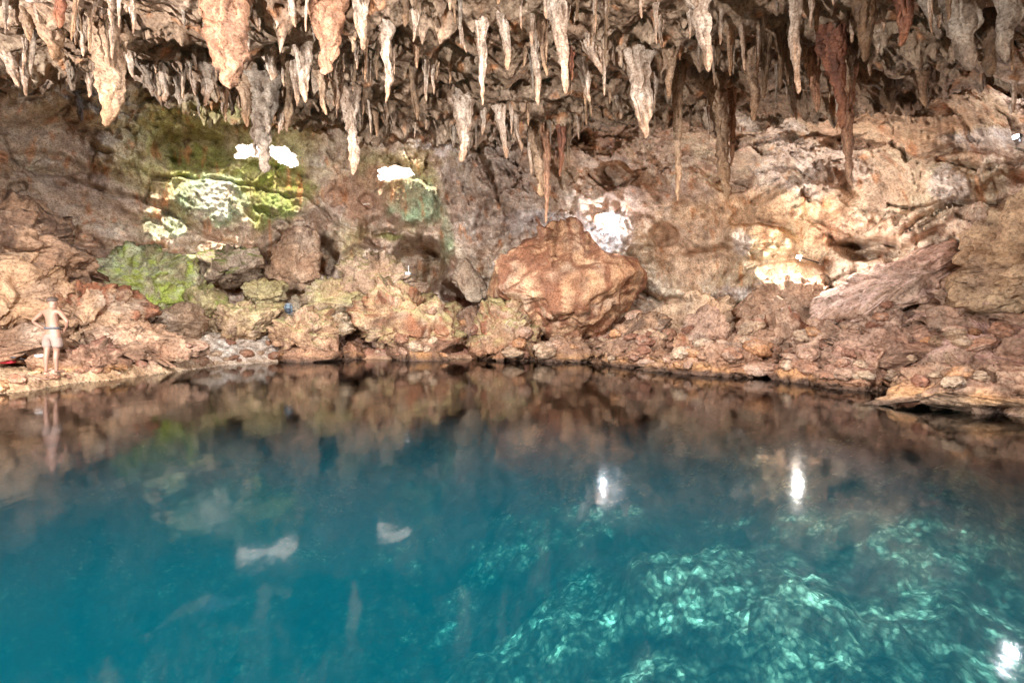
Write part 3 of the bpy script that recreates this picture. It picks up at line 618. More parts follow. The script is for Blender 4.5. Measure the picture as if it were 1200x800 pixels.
rock('dark jagged rock high at the left edge, above the orange one', [(-70, 240), (-10, 246), (16, 254), (44, 282), (62, 298), (62, 316), (42, 328), (0, 318), (-70, 330)], 13.6, 1.6, C3(.34, .19, .12), stain=DARK * 1.6, rough=1.3, sub=6)
rock('orange tan pitted rock at the left edge behind the sandals', [(-80, 300), (0, 305), (22, 308), (36, 328), (42, 352), (34, 382), (0, 402), (-80, 420)], 12.9, 1.4, C3(.56, .36, .22), rough=1.0, sub=6)
rock('rough brown boulder behind the bather', [(48, 350), (72, 334), (104, 332), (132, 346), (146, 372), (140, 396), (96, 402), (58, 392)], 14.8, 1.3, C3(.42, .25, .15), stain=RUST, rough=1.2, sub=6)
rock('low brown rock bank to the right of the bather', [(90, 402), (116, 388), (150, 384), (196, 398), (228, 404), (226, 414), (180, 420), (110, 420)], 14.6, 1.4, C3(.50, .31, .21), rough=.9, sub=6)
rock('dark maroon stone lying on the pale ledge', [(82, 422), (92, 411), (112, 409), (132, 416), (139, 426), (120, 431), (92, 431)], 12.6, .6, MAROON * .9, top=MAROON, rough=1.3)
rock('dark brown rock bank at the left edge under the sandals', [(-60, 392), (-10, 386), (34, 388), (56, 402), (60, 416), (30, 420), (-60, 424)], 12.4, .9, C3(.26, .13, .08), rough=1.2)
rock('small dark red rock behind the bather\'s feet', [(28, 432), (38, 424), (58, 420), (84, 424), (90, 432), (60, 436)], 11.9, .5, C3(.34, .18, .11), rough=1.0, sub=4)
rock('green capped round stone in front of the huge boulder', [(568, 362), (573, 353), (584, 351), (594, 356), (597, 364), (582, 368)], 20.6, .5, MOSS * 1.6, top=OLIVE * 1.6, rough=.5, sub=4)
rock('olive and brown rock below the huge boulder\'s left side', [(549, 392), (556, 374), (580, 366), (606, 370), (630, 390), (640, 412), (628, 423), (580, 426), (552, 420)], 20.4, 1.3, C3(.40, .25, .15), top=OLIVE * 1.3, low=ORANGE * .7, stain=RUST, sub=6, rough=1.1)
rock('narrow dark rock wedged between the brown mass and the huge boulder', [(540, 362), (552, 356), (568, 366), (562, 392), (552, 418), (543, 414)], 21.8, .8, MAROON, rough=1.0)
rock('dark wet rock at the waterline under the huge boulder', [(632, 402), (650, 396), (682, 404), (700, 414), (696, 428), (650, 428), (634, 420)], 19.4, .9, C3(.30, .17, .11), low=DARK, rough=1.1)
rock('long brown slab sloping down to the water right of the huge boulder', [(676, 428), (690, 412), (720, 394), (744, 376), (768, 360), (786, 366), (778, 386), (750, 406), (724, 424), (700, 434)], 18.0, 1.0, C3(.44, .27, .18), stain=DARK * 1.4, rough=1.0, sub=6)
rock('darker slab tucked below the long brown slab', [(700, 436), (722, 424), (756, 404), (786, 392), (800, 404), (782, 424), (740, 436)], 16.8, 1.0, C3(.28, .15, .10), rough=1.1, low=ORANGE * .6, sub=6)
rock('crusty orange brown rock along the waterline in the middle of the right shore', [(744, 434), (758, 418), (790, 408), (830, 408), (862, 416), (876, 430), (870, 446), (800, 445), (750, 441)], 15.2, 1.1, C3(.46, .24, .13), low=GOLD, stain=RUST, rough=1.3, sub=6, flute=.08)
rock('pale tan slab resting at the foot of the smooth wall', [(756, 372), (786, 352), (830, 350), (872, 362), (888, 380), (850, 396), (796, 398), (768, 390)], 18.6, 1.4, C3(.60, .43, .30), rough=.8, sub=6)
rock('pointed pink rock in front of the pale tan slab', [(800, 404), (812, 382), (832, 363), (846, 374), (858, 394), (866, 408), (836, 412)], 16.3, .8, C3(.50, .31, .24), rough=1.0)
rock('rounded brown rock beside the pointed pink rock', [(858, 414), (868, 394), (886, 383), (904, 394), (912, 412), (896, 424), (870, 424)], 14.6, .8, C3(.40, .22, .15), rough=.9)
rock('upright pillar of pink rock under the wall lamp', [(908, 430), (906, 402), (908, 376), (922, 362), (940, 368), (946, 392), (944, 424), (928, 436)], 14.4, .7, C3(.50, .33, .25), stain=RUST, rough=1.0, flute=.05)
rock('broad pink rock behind the pillar, lit from the wall lamp', [(872, 366), (886, 346), (920, 336), (960, 336), (986, 352), (990, 384), (960, 400), (900, 396)], 15.9, 1.2, C3(.52, .35, .26), rough=1.0, sub=6)
rock('lumpy brown rock with rust face, just above the waterline', [(800, 432), (816, 416), (850, 410), (884, 414), (914, 424), (918, 440), (880, 447), (816, 444)], 13.9, .9, C3(.38, .20, .13), low=ORANGE * .8, rough=1.3, sub=6)
rock('deep red rock at the waterline right of the dark gap', [(918, 446), (932, 426), (954, 414), (970, 426), (976, 444), (960, 455), (926, 454)], 12.0, .7, C3(.34, .13, .08), top=C3(.42, .26, .2), rough=.8)
rock('orange ended rock at the waterline with a dark overhang', [(974, 448), (982, 430), (1004, 420), (1040, 420), (1066, 432), (1068, 446), (1040, 452), (1000, 460), (978, 458)], 10.8, .9, C3(.42, .22, .14), low=ORANGE, top=C3(.40, .24, .19), strata=.05, rough=1.1, sub=6)
rock('long dark red layered slab above the orange ended rock', [(960, 416), (986, 400), (1040, 394), (1100, 396), (1140, 408), (1150, 424), (1110, 436), (1040, 432), (980, 428)], 11.0, 1.0, C3(.34, .18, .14), strata=.10, rough=1.1, sub=6)
rock('broad layered purple brown slab at the right edge', [(1096, 412), (1130, 396), (1190, 396), (1270, 400), (1280, 446), (1220, 452), (1150, 446), (1110, 436)], 8.9, 1.0, C3(.30, .17, .13), top=C3(.42, .27, .23), strata=.10, rough=1.1, sub=6)
rock('cream coloured crusted ledge at the waterline, right edge', [(1058, 452), (1076, 441), (1120, 438), (1180, 444), (1280, 452), (1290, 500), (1220, 496), (1150, 478), (1090, 470), (1060, 466)], 8.0, .9, C3(.60, .46, .34), low=CREAM, top=C3(.34, .2, .14), strata=.05, rough=1.2, sub=6)
rock('long pink ledge climbing to the right above the diagonal crevice', [(936, 384), (960, 366), (986, 344), (1016, 332), (1046, 316), (1090, 298), (1120, 280), (1152, 270), (1164, 284), (1150, 300), (1106, 322), (1064, 346), (1026, 366), (996, 382), (960, 394)], 12.9, 1.3, C3(.54, .36, .29), top=C3(.66, .50, .45), rough=.9, sub=6)
rock('big split pink boulder below the diagonal crevice', [(1058, 394), (1066, 374), (1086, 358), (1110, 346), (1146, 330), (1180, 322), (1196, 344), (1196, 384), (1150, 400), (1090, 400)], 12.1, 1.3, C3(.56, .37, .28), top=C3(.64, .48, .42), rough=1.1, sub=6)
rock('tall tan rock at the right edge', [(1166, 330), (1176, 294), (1190, 262), (1216, 240), (1290, 236), (1300, 380), (1220, 384), (1184, 368)], 10.4, 1.2, C3(.54, .38, .24), rough=.9, sub=6, flute=.05)
rock('fallen angular rock in the shadow of the diagonal crevice', [(1000, 392), (1012, 376), (1034, 366), (1054, 374), (1062, 390), (1046, 402), (1014, 404)], 12.3, .8, C3(.44, .29, .24), rough=1.2)
rock('pink rock lying behind the orange ended rock', [(1008, 410), (1030, 398), (1060, 400), (1082, 414), (1068, 424), (1024, 424)], 11.2, .6, C3(.50, .32, .24), rough=1.2)
rock('grey brown lump between the layered slab and the split boulder', [(1074, 402), (1096, 386), (1130, 382), (1160, 392), (1166, 410), (1130, 420), (1086, 418)], 10.9, .8, C3(.38, .24, .19), rough=1.3, sub=6)
rock('brown boulder at the right edge under the tall tan rock', [(1176, 406), (1190, 382), (1220, 374), (1290, 372), (1296, 414), (1220, 420)], 9.4, .8, C3(.36, .22, .17), rough=1.1)
rock('pale ridge of rock next to the fallen angular rock, in front of the long ledge', [(940, 418), (954, 398), (984, 386), (1004, 396), (1008, 412), (980, 424), (952, 426)], 12.6, .8, C3(.50, .33, .26), rough=1.2, sub=6)
rock('mossy sloping mound right of the pillar hollow, pinkish base', [(392, 352), (402, 322), (424, 300), (452, 308), (476, 326), (500, 340), (498, 352), (450, 360), (410, 362)], 23.4, 1.5, C3(.46, .32, .24), top=OLIVE * 1.3, rough=1.0, sub=6)
rock('grey leaning slab over the dark hollow left of the huge boulder', [(528, 306), (540, 298), (560, 320), (572, 344), (566, 356), (548, 346), (534, 328)], 24.2, .8, GREY * 1.3, rough=.7)
rock('brown bank behind the white gravel, under the olive slab', [(228, 392), (244, 376), (276, 360), (320, 356), (340, 366), (336, 380), (290, 392), (246, 400)], 20.6, 1.6, C3(.50, .36, .22), top=OLIVE * 1.5, rough=.8, sub=6)
rock('low tan rock between the backpack and the brown rock mass', [(336, 378), (350, 368), (388, 366), (420, 372), (424, 384), (390, 390), (352, 388)], 20.9, 1.0, C3(.56, .42, .28), top=C3(.60, .52, .40), rough=.9)
rock('small dark rock in the mouth of the water cave', [(398, 416), (404, 405), (416, 403), (426, 410), (424, 422), (404, 422)], 20.9, .5, RUST, sub=4)

bpy.context.view_layer.update()
ROCK_BV = [(BVHTree.FromObject(o, bpy.context.evaluated_depsgraph_get()), o.matrix_world.copy()) for o in list(COL.objects) if o.type == 'MESH' and (o.get('category') in ('boulder', 'flowstone') or o.name == 'rock_shore')]
def cast_shore(px, py):
    o = Vector((0, 0, CZ)); dv = Vector(unproj(px, py, 1.0)) - o; dv.normalize(); best = None
    for b, m in ROCK_BV:
        t = m.translation; h = b.ray_cast(o - t, dv)
        if h[0] is not None and (best is None or (h[0] + t).y < best.y):
            best = h[0] + t; nz = h[1].z
    return best if best is not None and nz > .35 else None
# loose stones along the shore
protos = []
for k in range(6):
    S, Fq = ICO[4]; G = S + 50 + k * 9; f1, f2, cid = worley(G * 1.3, 700 + k)
    Q = S * np.array([1, .8, .62]) * (1 + (cid - .5) * .35 + np.clip((f2 - f1) * 2, 0, 1) * .2 + fbm(G * 2.5, 4, 710 + k, ridged=True) * .12)[:, None]
    base = [C3(.5, .33, .24), C3(.36, .2, .13), C3(.55, .42, .30), C3(.30, .15, .10), C3(.5, .28, .15), C3(.44, .32, .22)][k]
    protos.append((Q, Fq, rock_colour(Q, Fq, 1, None, base, None, None, 80 + k)))
smesh = {}
zones = [(-20, 230, 9.9, 14.5, 18, 'loose stone on the pale ledge near the bather', 'stones on the left ledge', .10),
         (210, 330, 18.3, 22, 18, 'loose stone on the white gravel slope', 'stones on the gravel slope', .16),
         (390, 560, 21, 23, 16, 'loose brown stone under the knobbly rock mass', 'stones by the brown rock mass', .22),
         (560, 760, 17, 21.5, 24, 'loose stone at the foot of the huge boulder', 'stones below the huge boulder', .22),
         (760, 960, 12.8, 17, 34, 'loose stone on the reddish shore under the wall lamp', 'stones under the wall lamp', .20),
         (960, 1210, 8.3, 12, 30, 'loose stone among the layered slabs on the right', 'stones among the right slabs', .12)]
for px0, px1, d0, d1, n, lab, grp, sz in zones:
    made = 0; tries = 0
    while made < n and tries < 2000:
        tries += 1; px = random.uniform(px0, px1)
        wl = np.interp(px, [0, 100, 200, 260, 320, 400, 600, 680, 750, 820, 900, 1000, 1080, 1200], [458, 446, 435, 428, 424, 421, 420, 423, 431, 436, 440, 450, 462, 482])
        py = wl - abs(random.gauss(0, 1)) * np.interp(px, [200, 500, 900, 1200], [10, 28, 34, 60]) - 3
        hit = cast_shore(px, py)
        if hit is None or hit.z < .05 or hit.z > 2.6: continue
        x, d = hit.x, hit.y; z = [hit.z]
        k = random.randrange(6)
        if k not in smesh:
            o = mk('loose_stone', *protos[k][:2], protos[k][2], M_ROCK); smesh[k] = o.data
        else:
            o = bpy.data.objects.new('loose_stone', smesh[k]); COL.objects.link(o)
        r = sz * random.uniform(.5, 1.7); o.scale = (r * random.uniform(.8, 1.3), r * random.uniform(.8, 1.2), r * random.uniform(.7, 1.1))
        o.rotation_euler = (random.uniform(-.4, .4), random.uniform(-.4, .4), random.uniform(0, 6.28)); o.location = (x, d, z[0] + r * .25)
        tag(o, ('big ' if r > sz * 1.3 else 'small ' if r < sz * .8 else '') + lab, 'stone', grp); made += 1

# ------------------------------------------------------------------ stalactites
def stal_mesh(L_, w, kind, seed, lean=(0, 0)):
    """hanging dripstone, root at the origin, tip at (lean, -L_); w = full width at the root"""
    rs = random.Random(seed); Vs, Fs, Cs = [], [], []; off = 0
    ns = {'fat': rs.randint(11, 14), 'mid': rs.randint(6, 8), 'thin': rs.randint(3, 4)}[kind]
    for s in range(ns):
        main = s == 0
        a = rs.uniform(0, 6.28); ro = 0 if main else w * rs.uniform(.16, .46)
        ox, oy = ro * math.cos(a), ro * math.sin(a) * .8
        l = L_ if main else L_ * rs.uniform(.22, .95) ** 1.1; r0 = w * (.22 if main else rs.uniform(.07, .17)) * (1 if ns > 1 else 1.35)
        nr = max(14, min(90, int(l / .03))); na = 18 if main else 12
        t = np.linspace(-.10, 1, nr); up = .22 + .1 * L_
        prof = np.where(t < 0, 1 + (-t) * 5, 1 + .6 * np.exp(-np.clip(t, 0, 1) * 9)) * np.clip(1 - np.clip(t, 0, 1), 0, 1) ** .36
        z = -np.clip(t, 0, 1) * l + np.clip(-t, 0, 1) * 10 * up
        conv = np.clip(t, 0, 1) ** .8 if not main else 0 * t
        wob = .07 * w * np.sin(t * rs.uniform(4, 9) + rs.uniform(0, 6))
        sx = ox * (1 - conv * .75) + lean[0] * np.clip(t, 0, 1) * (l / L_) + wob; sy = oy * (1 - conv * .75) + lean[1] * np.clip(t, 0, 1) * (l / L_)
        th = np.linspace(0, 2 * math.pi, na, endpoint=False)
        T, TH = np.meshgrid(np.arange(nr), th, indexing='ij'); T = T.ravel(); TH = TH.ravel()
        U = np.stack([np.cos(TH) * 1.7, np.sin(TH) * 1.7, z[T] * 1.1], 1) + seed * 3.1 + s * 5
        U2 = np.stack([np.cos(TH) * 1.2, np.sin(TH) * 1.2, z[T] * 7], 1) + seed * 1.7 + s * 5
        rib = fbm(np.stack([np.cos(TH) * 3.2, np.sin(TH) * 3.2, z[T] * .8], 1) + seed * 2.3 + s, 2, 606, ridged=True)
        rr = r0 * prof[T] * (1 + .35 * rib + .6 * fbm(U, 3, 601) + .55 * fbm(U2, 3, 602) + .35 * fbm(U2 * 3, 2, 605)); rr = np.maximum(rr, .004)
        V = np.stack([sx[T] + rr * np.cos(TH), sy[T] + rr * np.sin(TH), z[T]], 1)
        idx = np.arange(nr * na).reshape(nr, na) + off; nx = np.roll(idx, -1, 1)
        Fq = np.stack([idx[:-1], idx[1:], nx[1:], nx[:-1]], -1).reshape(-1, 4)
        Vs.append(V); Fs.append(Fq); off += len(V)
        Cs.append(np.stack([np.clip(t[T], 0, 1), fbm(U * np.array([1, 1, .5]), 3, 603), fbm(U2, 3, 604)], 1))
        cap = np.stack([idx[-1][[0, 0, 0, 0]], idx[-1][[0, 1, 2, 3]]], 0)  # tips are a few mm wide
    V = np.concatenate(Vs); V[:, :2] += .10 * w * np.stack([vnoise(V * 5 + seed), vnoise(V * 5 + seed + 50)], 1); Fq = np.concatenate(Fs); Cc = np.concatenate(Cs)
    return V, Fq, Cc
SC = {'white': (C3(.58, .50, .42), C3(.24, .165, .11), C3(.46, .26, .14)), 'tan': (C3(.40, .29, .20), C3(.22, .14, .085), C3(.42, .25, .13)),
      'orange': (C3(.46, .27, .17), C3(.15, .075, .05), C3(.46, .29, .19)), 'rust': (C3(.26, .11, .065), C3(.09, .04, .028), C3(.40, .19, .10)),
      'brown': (C3(.17, .115, .07), C3(.08, .05, .03), C3(.22, .14, .08)), 'grey': (C3(.30, .26, .215), C3(.17, .135, .105), C3(.26, .2, .15))}
def stal_col(Cc, c):
    a, b, tipc = SC[c]
    k = sst(-.15, .3, Cc[:, 1])[:, None]; co = a * (1 - k * .75) + b * k * .75
    k = (sst(.05, .4, Cc[:, 2]) * .6)[:, None]; co = co * (1 - k) + b * .6 * k
    k = (sst(.55, .95, Cc[:, 0] + .2 * Cc[:, 1]) * .55)[:, None]; co = co * (1 - k) + tipc * k
    return co * .84
BIG = []
def stalactite(px0, py0, px1, py1, w, c, label, group=None):
    d = float(Dmap(np.array([px0 * 1.0]), np.array([py0 * 1.0]))[0])
    if py0 <= 2: d = float(Dceil(np.array([px0 * 1.0]), np.array([py0 - 12.0]))[0])
    d = max(shell_depth(px0, py0 if py0 > 2 else py0 - 12) + .06, 4)
    root = unproj(px0, py0 if py0 > 2 else py0 - 14, d); tip = unproj(px1, py1, d)
    L_ = root[2] - tip[2]; wm = w / F * d
    kind = 'fat' if w >= 18 else 'mid' if w >= 8 else 'thin'
    V, Fq, Cc = stal_mesh(L_, wm * 1.45, kind, len(BIG) + 1, (tip[0] - root[0], random.uniform(-.05, .05)))
    o = mk('stalactite', V, Fq, stal_col(Cc, c), M_DRIP); o.location = root
    BIG.append((px0, (py0 + py1) / 2, label, w * (py1 - py0))); return tag(o, label, 'stalactite', group)
for row in [
    (60, 22, 61, 70, 28, 'tan', 'wide brown and cream stalactite cluster near the left corner'),
    (72, 0, 71, 34, 14, 'rust', 'wet rust stalactite just above the wide brown cluster at left'),
    (128, 36, 131, 150, 31, 'tan', 'big smooth tan horn shaped stalactite standing alone at left'),
    (8, 10, 10, 36, 9, 'white', 'short cream stalactite in the upper left corner'),
    (30, 14, 34, 48, 12, 'tan', 'cream stalactite between the left corner and the wide cluster'),
    (44, 4, 47, 30, 8, 'white', 'thin pale stalactite just left of the wet rust one'),
    (10, 66, 19, 101, 14, 'white', 'pale leaning stalactite low against the wall at the left edge'),
    (29, 74, 28, 112, 9, 'white', 'thin grey white stalactite next to the pale leaning one'),
    (84, 84, 86, 108, 9, 'grey', 'stubby grey stalactite on the wall left of the tan horn'),
    (91, 106, 95, 143, 9, 'grey', 'grey stalactite tip lowest on the wall left of the tan horn'),
    (106, 86, 103, 114, 8, 'white', 'short whitish stalactite close behind the tan horn'),
    (152, 60, 156, 92, 10, 'white', 'white stalactite right behind the tan horn'),
    (168, 74, 181, 109, 14, 'grey', 'ragged grey stalactite on the rim, right of the tan horn'),
    (193, 80, 194, 120, 12, 'white', 'whitish stalactite on the rim halfway from horn to orange column'),
    (210, 90, 209, 123, 11, 'grey', 'grey stalactite of a pair on the rim above the olive wall'),
    (226, 88, 229, 112, 9, 'white', 'small white stalactite right of the grey pair member'),
    (242, 80, 243, 124, 15, 'white', 'broad white grey stalactite left of the huge orange column'),
    (257, 94, 256, 118, 7, 'tan', 'short tan stalactite beneath the left side of the huge orange column'),
    (237, 0, 236, 19, 13, 'orange', 'orange bulb hanging beside the huge orange column'),
    (240, 15, 240, 44, 5, 'grey', 'thin grey stalactite under the orange bulb'),
    (247, 14, 247, 61, 7, 'grey', 'slim grey stalactite pressed to the huge orange column'),
    (269, 0, 272, 104, 42, 'orange', 'huge orange stalactite column, the widest on the left'),
    (271, 103, 270, 135, 11, 'grey', 'grey cone right under the huge orange column'),
    (288, 98, 290, 149, 15, 'tan', 'tan stalactite between orange column and long grey spike'),
    (308, 92, 307, 203, 27, 'grey', 'long grey brown spike in front of the white skylight'),
    (298, 8, 301, 32, 7, 'white', 'small white stalactite near the top right of the orange column'),
    (292, 46, 292, 62, 5, 'white', 'tiny white stalactite at the right side of the orange column'),
    (317, 54, 319, 96, 19, 'white', 'cream fan shaped stalactite above the long grey spike'),
    (325, 22, 325, 35, 6, 'white', 'tiny white drip high above the cream fan'),
    (338, 0, 346, 34, 9, 'white', 'white leaning stalactite high between the two orange columns'),
    (330, 122, 328, 157, 9, 'white', 'white stalactite immediately right of the long grey spike'),
    (343, 100, 337, 155, 15, 'brown', 'smooth brown stalactite right of the long grey spike'),
    (344, 70, 348, 125, 11, 'white', 'bright white stalactite with bulging tip between the orange columns'),
    (357, 58, 357, 121, 16, 'white', 'white forked stalactite left of the second orange column'),
    (388, 0, 384, 88, 37, 'orange', 'second huge orange stalactite, streaked with rust'),
    (376, 78, 382, 136, 13, 'tan', 'tan split stalactite below the second orange column'),
    (396, 78, 396, 130, 12, 'white', 'pale stalactite under the right side of the second orange column'),
    (411, 98, 413, 205, 20, 'white', 'long white stalactite of two strands, lowest in the middle left'),
    (419, 0, 425, 59, 18, 'white', 'white stalactite near the top, right of the second orange column'),
    (413, 42, 415, 63, 7, 'tan', 'small tan loop shaped drip under the top white stalactite'),
    (452, 30, 455, 120, 17, 'white', 'tall white stalactite with pitted skin left of the middle'),
    (475, 0, 476, 31, 13, 'brown', 'brown stalactite at the top edge next to the curved white one'),
    (487, 12, 485, 51, 8, 'white', 'curved white stalactite hanging near the top'),
    (487, 54, 489, 80, 8, 'tan', 'tan drip under the curved white stalactite'),
    (499, 70, 500, 119, 8, 'white', 'slender white stalactite in the middle left of the ceiling'),
    (484, 78, 489, 141, 11, 'brown', 'brown and white stalactite below the tan drip'),
    (428, 108, 425, 136, 7, 'tan', 'short tan stalactite right of the two strand white one'),
    (440, 132, 442, 161, 6, 'tan', 'thin tan stalactite low against the wall left of the small skylight'),
    (450, 112, 452, 132, 6, 'white', 'small white crumpled drip above the small skylight'),
    (532, 0, 533, 27, 6, 'tan', 'thin tan stalactite at the top edge, middle'),
    (538, 28, 546, 62, 6, 'white', 'slanting thin white stalactite below the thin tan one'),
    (563, 24, 567, 124, 12, 'white', 'long white stalactite with orange tip in the centre'),
    (588, 18, 597, 83, 15, 'white', 'hollow looking white stalactite right of the long orange tipped one'),
    (541, 116, 543, 190, 19, 'white', 'white stalactite of two joined prongs low in the centre'),
    (532, 146, 532, 173, 8, 'grey', 'grey stub left of the two joined prongs'),
    (567, 128, 565, 158, 9, 'white', 'short white stalactite right of the two joined prongs'),
    (584, 124, 593, 186, 11, 'white', 'slanting white stalactite low above the grey wall'),
    (603, 138, 611, 177, 9, 'white', 'broken white stalactite between the slanting one and the tan curtain'),
    (637, 0, 641, 21, 9, 'white', 'short white stalactite at the top edge, right of centre'),
    (627, 38, 631, 124, 12, 'white', 'long white stalactite with orange tip right of centre'),
    (635, 26, 639, 91, 10, 'tan', 'smooth pale tan stalactite beside the long right of centre one'),
    (651, 4, 663, 111, 20, 'white', 'white stalactite turning dark rust toward its tip'),
    (668, 56, 669, 96, 9, 'rust', 'dark rust stalactite stuck to the rust tipped white one'),
    (672, 12, 671, 31, 7, 'white', 'small round ended white drip near the top, right of centre'),
    (698, 0, 697, 33, 7, 'tan', 'lone thin stalactite hanging from the dark smooth ceiling'),
    (690, 50, 706, 88, 14, 'white', 'slanting cream stalactite fin, upper of two fins'),
    (678, 66, 693, 119, 14, 'white', 'slanting white stalactite fin, lower of two fins'),
    (745, 64, 755, 163, 23, 'white', 'large white stalactite with dark rust tip, right of centre'),
    (770, 82, 768, 126, 6, 'white', 'thin white stalactite right of the large rust tipped one'),
    (786, 62, 785, 115, 13, 'tan', 'cream tan stalactite with wide top left of the long tan rod'),
    (724, 112, 727, 141, 7, 'white', 'short white stalactite left of the large rust tipped one'),
    (796, 80, 793, 236, 13, 'tan', 'very long thin tan rod reaching down over the wall'),
    (631, 152, 634, 232, 22, 'tan', 'tan orange curtain of fused stalactites above the huge boulder'),
    (641, 156, 640, 262, 11, 'orange', 'long orange stalactite ending just above the huge boulder'),
    (657, 148, 657, 207, 9, 'rust', 'rust coloured stalactite right of the orange one above the boulder'),
    (667, 146, 665, 198, 7, 'brown', 'thin brown stalactite beside the rust coloured one'),
    (621, 150, 622, 205, 8, 'white', 'pale stalactite at the left side of the tan curtain'),
    (819, 0, 830, 84, 21, 'white', 'white forked stalactite at the top edge, right part'),
    (845, 10, 845, 51, 7, 'white', 'short straight white stalactite right of the forked one'),
    (858, 32, 856, 89, 8, 'tan', 'knotted tan stalactite with swollen tip'),
    (868, 30, 873, 84, 7, 'white', 'thin white stalactite next to the swollen tip one'),
    (838, 84, 854, 233, 23, 'tan', 'very large tan and orange stalactite, long split tip'),
    (858, 104, 857, 196, 10, 'orange', 'bright orange stalactite alongside the very large tan one'),
    (881, 58, 886, 141, 17, 'tan', 'thick cream stalactite with dark pitted tip'),
    (897, 38, 897, 115, 11, 'brown', 'dark brown stalactite right of the thick cream one'),
    (915, 36, 914, 107, 10, 'brown', 'shadowy brown stalactite left of the tall speckled one'),
    (931, 0, 932, 112, 15, 'white', 'tall speckled white stalactite from the top edge'),
    (925, 92, 933, 142, 9, 'white', 'white stalactite hanging below the tall speckled one'),
    (925, 24, 925, 56, 7, 'white', 'short white stalactite left of the tall speckled one'),
    (951, 56, 959, 130, 13, 'orange', 'pink orange stalactite left of the great rust one'),
    (972, 36, 990, 150, 22, 'rust', 'great rust and orange stalactite, upper limb'),
    (986, 78, 998, 219, 16, 'orange', 'great rust stalactite reaching lowest on the right'),
    (976, 0, 975, 9, 5, 'white', 'tiny white drip at the top edge above the great rust one'),
    (1018, 0, 1016, 72, 22, 'brown', 'broad brown dripstone right of the great rust one'),
    (1059, 0, 1061, 54, 22, 'rust', 'dark brown red stalactite at the top edge on the right'),
    (1080, 84, 1084, 125, 13, 'tan', 'lone short speckled stalactite on the tan right wall'),
    (1042, 92, 1044, 133, 24, 'brown', 'triangular brown dripstone left of the lone speckled one'),
    (1124, 0, 1131, 85, 32, 'grey', 'bulbous grey brown dripstone, rightmost group'),
    (1158, 14, 1160, 92, 24, 'brown', 'dark lobed dripstone next to the bulbous grey one'),
    (1184, 0, 1178, 72, 24, 'grey', 'grey dripstone at the upper right corner'),
    (1098, 0, 1102, 44, 20, 'grey', 'grey knobbly dripstone left of the bulbous one'),
]: stalactite(*row)

# smaller drips between the named ones: shared meshes, individual objects
small = {}
cnt = 0; tries = 0
while cnt < 195 and tries < 5000:
    tries += 1
    px = random.uniform(-20, 1215); py = random.uniform(-25, float(rim(px)) + 6)
    if px > 1010 and random.random() < .6: continue
    cl = float(fbm(np.array([[px / 90, py / 60, 0]]), 2, 650)[0])
    if cl < .0: continue
    c = random.choice(['white', 'white', 'tan', 'grey', 'brown', 'white'])
    key = (c, random.randrange(4))
    if key not in small:
        V, Fq, Cc = stal_mesh(1.0, .24, random.choice(['mid', 'thin', 'mid']), 300 + len(small)); small[key] = mk('stalactite', V, Fq, stal_col(Cc, c), M_DRIP); o = small[key]
    else:
        o = small[key].copy(); COL.objects.link(o)
    d = shell_depth(px, py) + .05; root = unproj(px, py, d)
    ln = random.uniform(.22, 1.0) ** 1.2 * 1.1; o.scale = (random.uniform(.4, .85), random.uniform(.4, .85), ln); o.location = root
    o.rotation_euler = (random.uniform(-.05, .05), random.uniform(-.08, .08), random.uniform(0, 6.28))
    near = min(BIG, key=lambda b: (b[0] - px) ** 2 + (b[1] - py) ** 2 - b[3] * .5)
    words_ = near[2].split(',')[0].split(); nd = ' '.join(words_[:5]) if False else near[2].split(',')[0]
    cn = {'white': 'pale', 'tan': 'tan', 'grey': 'grey', 'brown': 'brown'}[c]; szn = 'little' if ln > .5 else 'tiny'
    side = 'by'
    lab = f'{szn} {cn} stalactite {side} the {nd}'; lab = ' '.join(lab.split()[:16])
    tag(o, lab, 'stalactite', 'small stalactites by the ' + ' '.join(nd.split()[:6])); cnt += 1

# ------------------------------------------------------------------ people and belongings
def cast(px, py):
    dg = bpy.context.evaluated_depsgraph_get()
    dv = Vector(unproj(px, py, 1.0)) - Vector((0, 0, CZ)); dv.normalize(); o = Vector((0, 0, CZ)); wtr = bpy.data.objects['water']
    wtr.hide_viewport = True; dg.update(); dg = bpy.context.evaluated_depsgraph_get()
    ok, loc, *_ = scene.ray_cast(dg, o + dv * 3, dv); wtr.hide_viewport = False
    return Vector(loc) if ok else Vector(unproj(px, py, 12))
def skin(name, J, E, root, mat, parent=None, sub=2):
    me = bpy.data.meshes.new(name); me.from_pydata([j[:3] for j in J], E, []); o = bpy.data.objects.new(name, me); COL.objects.link(o)
    o.modifiers.new('s', 'SKIN'); sv = me.skin_vertices[0].data if me.skin_vertices else None
    if sv is None:
        bpy.context.view_layer.objects.active = o; bpy.ops.object.skin_root_mark if False else None
    for v, j in zip(sv, J): v.radius = (j[3], j[4] if len(j) > 4 else j[3]); v.use_root = False
    sv[root].use_root = True
    m = o.modifiers.new('u', 'SUBSURF'); m.levels = sub; m.render_levels = sub
    bpy.context.view_layer.update(); ev = o.evaluated_get(bpy.context.evaluated_depsgraph_get()); nm = bpy.data.meshes.new_from_object(ev)
    o.modifiers.clear(); o.data = nm; bpy.data.meshes.remove(me); nm.name = name; nm.materials.clear(); nm.materials.append(mat)
    for p in nm.polygons: p.use_smooth = True
    if parent: o.parent = parent
    return o
